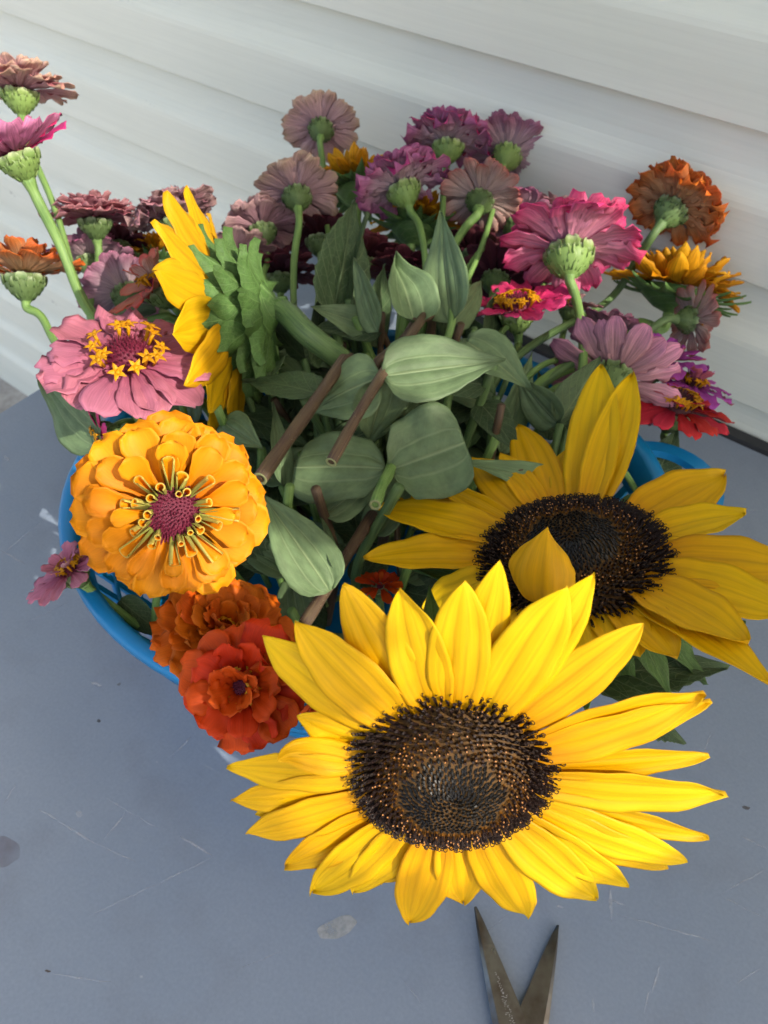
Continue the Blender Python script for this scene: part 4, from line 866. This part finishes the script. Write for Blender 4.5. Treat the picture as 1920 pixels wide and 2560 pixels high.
cut_stem([(1110, 735, .52), (1130, 800, .50), (1100, 900, .50)], .0026, 'green stem carrying one tall upright pale leaf', mat='stem', cut=False, hair=0, seed=4, leaves=[dict(bpx=(1128, 805, .50), tpx=(1105, 530, .52), wpx=130, a=30, dx=-.3, dy=.5, bend=16, fold=.14, seed=8),
    dict(bpx=(1135, 800, .51), tpx=(1205, 700, .55), wpx=90, a=30, dx=.8, dy=.5, bend=30, seed=18)])
cut_stem([(1040, 800, .49), (1005, 850, .485), (945, 900, .48)], .0028, 'brown stem with a curled broad leaf and a narrow one', seed=5, hair=60, leaves=[dict(bpx=(1040, 808, .485), tpx=(985, 650, .50), wpx=140, a=26, dx=.5, dy=-.3, bend=40, fold=.2, cup=.15, wave=.06, seed=9),
    dict(bpx=(945, 828, .49), tpx=(888, 645, .52), wpx=75, a=36, dx=-.8, dy=0, bend=12, fold=.16, seed=10)])
cut_stem([(840, 800, .53), (850, 900, .52), (850, 1000, .51)], .0032, 'stem with a large dark serrated sunflower leaf standing upright', mat='stem_dark', cut=False, hair=0, seed=6, leaves=[dict(bpx=(830, 800, .53), tpx=(882, 500, .56), wpx=175, a=32, dx=.9, dy=.2, mat='dark', bend=14, fold=.10, seed=11, serr=.04),
    dict(bpx=(870, 800, .53), tpx=(922, 530, .55), wpx=70, a=60, dx=-.9, dy=.2, mat='dark', bend=14, fold=.2, seed=12)])
cut_stem([(1190, 830, .50), (1150, 900, .50), (1120, 1000, .50)], .0028, 'stem bearing a pointed pale leaf that droops under the small crimson zinnia', mat='stem', cut=False, hair=0, seed=7, leaves=[dict(bpx=(1165, 850, .49), tpx=(1325, 978, .48), wpx=130, a=36, dx=.4, dy=-1, bend=22, fold=.2, seed=13)])
cut_stem([(760, 1560, .40), (805, 1490, .41), (860, 1400, .43), (930, 1290, .45)], .0036, 'dark red-brown stem with a long drooping leaf beside the golden zinnia', seed=8, cut=False, leaves=[dict(bpx=(825, 1478, .405), tpx=(655, 1235, .42), wpx=150, a=24, dx=-.3, dy=-1, bend=18, fold=.12, seed=14),
    dict(bpx=(840, 1430, .41), tpx=(800, 1290, .43), wpx=60, a=50, dx=1, dy=0, mat='dark', bend=20, seed=15)])
cut_stem([(255, 1090, .46), (300, 1060, .47), (360, 1050, .49)], .0025, 'stem with one broad leaf hanging over the rim behind the golden zinnia', mat='stem', cut=False, hair=0, seed=9, leaves=[dict(bpx=(250, 1105, .455), tpx=(105, 948, .47), wpx=150, a=32, dx=-.5, dy=.6, bend=22, fold=.12, wave=.05, seed=16)])
cut_stem([(705, 1215, .46), (730, 1280, .47), (760, 1380, .48)], .0024, 'thin stem with a narrow upright pale leaf between golden zinnia and cut stem', mat='stem', cut=False, hair=0, seed=10, leaves=[dict(bpx=(708, 1215, .455), tpx=(678, 1005, .47), wpx=70, a=40, dx=.7, dy=0, bend=14, fold=.2, seed=17)])
cut_stem([(1640, 1150, .52), (1600, 1260, .52), (1540, 1330, .53)], .0026, 'stem with a green leaf under the red zinnia by the handle', mat='stem', cut=False, hair=0, seed=11, leaves=[dict(bpx=(1630, 1215, .52), tpx=(1690, 1075, .53), wpx=110, a=36, dx=.6, dy=-.2, mat='dark', bend=14, seed=19)])
cut_stem([(330, 1545, .44), (400, 1560, .45), (470, 1540, .46)], .0026, 'stem with dark leaf lying on the blue rim under the golden zinnia', mat='stem_dark', cut=False, hair=0, seed=12, leaves=[dict(bpx=(300, 1500, .44), tpx=(430, 1600, .44), wpx=75, a=30, dx=.2, dy=1, mat='dark', bend=20, seed=20)])
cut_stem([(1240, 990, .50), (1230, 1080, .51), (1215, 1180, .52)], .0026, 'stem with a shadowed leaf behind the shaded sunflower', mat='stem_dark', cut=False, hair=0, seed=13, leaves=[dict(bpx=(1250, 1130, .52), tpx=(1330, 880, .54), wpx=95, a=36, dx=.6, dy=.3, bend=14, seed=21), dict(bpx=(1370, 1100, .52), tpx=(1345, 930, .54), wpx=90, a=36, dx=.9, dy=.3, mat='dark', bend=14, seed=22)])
cut_stem([(180, 850, .56), (240, 830, .55), (330, 810, .54), (420, 790, .54)], .003, 'stem with a narrow leaf arching under the mauve zinnias', mat='stem', cut=False, hair=0, seed=14, leaves=[dict(bpx=(390, 780, .55), tpx=(230, 815, .57), wpx=55, a=50, dx=0, dy=-1, bend=40, seed=23), dict(bpx=(230, 815, .56), tpx=(180, 870, .56), wpx=60, a=40, dx=0, dy=1, bend=10, seed=24)])

cut_stem([(1400, 1060, .50), (1380, 1150, .50), (1350, 1240, .51)], .0026, 'stem with two broad shadowed leaves below the tall hot pink stem', mat='stem_dark', cut=False, hair=0, seed=15, leaves=[dict(bpx=(1395, 1060, .50), tpx=(1500, 890, .51), wpx=125, a=30, dx=.6, dy=.3, mat='dark', bend=18, seed=31), dict(bpx=(1395, 1060, .50), tpx=(1290, 935, .505), wpx=110, a=36, dx=-.5, dy=.2, bend=22, seed=32)])
cut_stem([(760, 900, .52), (775, 960, .515), (790, 1040, .51)], .0026, 'stem with dark leaves behind the hairy sunflower stem', mat='stem_dark', cut=False, hair=0, seed=16, leaves=[dict(bpx=(765, 900, .52), tpx=(640, 760, .55), wpx=110, a=40, dx=-.4, dy=.6, mat='dark', bend=18, seed=33), dict(bpx=(775, 910, .52), tpx=(800, 720, .56), wpx=100, a=40, dx=.4, dy=.4, mat='dark', bend=18, seed=34)])
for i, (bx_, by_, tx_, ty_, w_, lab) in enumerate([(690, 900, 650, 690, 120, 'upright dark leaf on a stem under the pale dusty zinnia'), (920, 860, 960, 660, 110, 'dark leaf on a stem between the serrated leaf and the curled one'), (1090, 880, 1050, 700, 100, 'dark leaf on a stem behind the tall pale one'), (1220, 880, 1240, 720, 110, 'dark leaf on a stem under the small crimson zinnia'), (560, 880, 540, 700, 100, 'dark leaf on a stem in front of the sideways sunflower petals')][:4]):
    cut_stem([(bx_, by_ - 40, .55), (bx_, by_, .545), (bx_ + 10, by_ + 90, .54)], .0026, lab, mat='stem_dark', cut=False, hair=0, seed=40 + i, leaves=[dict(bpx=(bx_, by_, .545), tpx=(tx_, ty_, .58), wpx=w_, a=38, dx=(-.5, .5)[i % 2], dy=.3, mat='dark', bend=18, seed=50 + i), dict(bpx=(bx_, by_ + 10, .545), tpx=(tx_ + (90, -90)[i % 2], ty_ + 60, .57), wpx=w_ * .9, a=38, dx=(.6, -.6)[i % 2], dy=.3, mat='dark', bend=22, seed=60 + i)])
# packed stems and leaves down inside the basket
rs = random.Random(99)
for i in range(64):
    a = rs.uniform(0, 6.283) if i < 40 else rs.uniform(.5, 2.8); r = BR * math.sqrt(rs.uniform(.02, .75) if i < 40 else rs.uniform(.5, .85)); b = Vector((BC.x + r * .7 * math.cos(a), BC.y + r * .7 * math.sin(a) * BE, .013))
    top_ = Vector((BC.x + r * .92 * math.cos(a + .2), BC.y + r * .92 * math.sin(a + .2) * BE, rs.uniform(.12, .195))); mid = (b + top_) / 2 + Vector((rs.uniform(-.02, .02), rs.uniform(-.02, .02), 0))
    pts = spline([b, mid, top_], 6); Mx = Matrix.Translation(b); inv = Mx.inverted(); root = empty('flower_stem', Mx, 'leafy green stem packed upright inside the blue basket', 'stem', 'stems packed inside the basket')
    v, f, uv = tube(pts, rs.uniform(.0022, .0034), 8, inv); obj('stem', mesh('stem', v, f, [M[rs.choice(['stem', 'stem_dark', 'stem_brown'])]], uv), root)
    for k in range(2 if i < 40 else 3):
        q = pts[rs.randrange(5, 12)]; ang = rs.uniform(0, 6.28); tip = q + Vector((math.cos(ang) * .05, math.sin(ang) * .05, rs.uniform(-.01, .03)))
        if Vector((tip.x - BC.x, (tip.y - BC.y) / BE)).length > BR - .02: tip = Vector((BC.x + (q.x - BC.x) * .4, BC.y + (q.y - BC.y) * .4, q.z + .01))
        leaf_obj(root, q, tip, Vector((rs.uniform(-.4, .4), rs.uniform(-.8, .1), 1)), .024, mat=rs.choice(['leaf', 'dark', 'dark']), inv=inv, seed=i * 3 + k, bend=rs.uniform(10, 45))
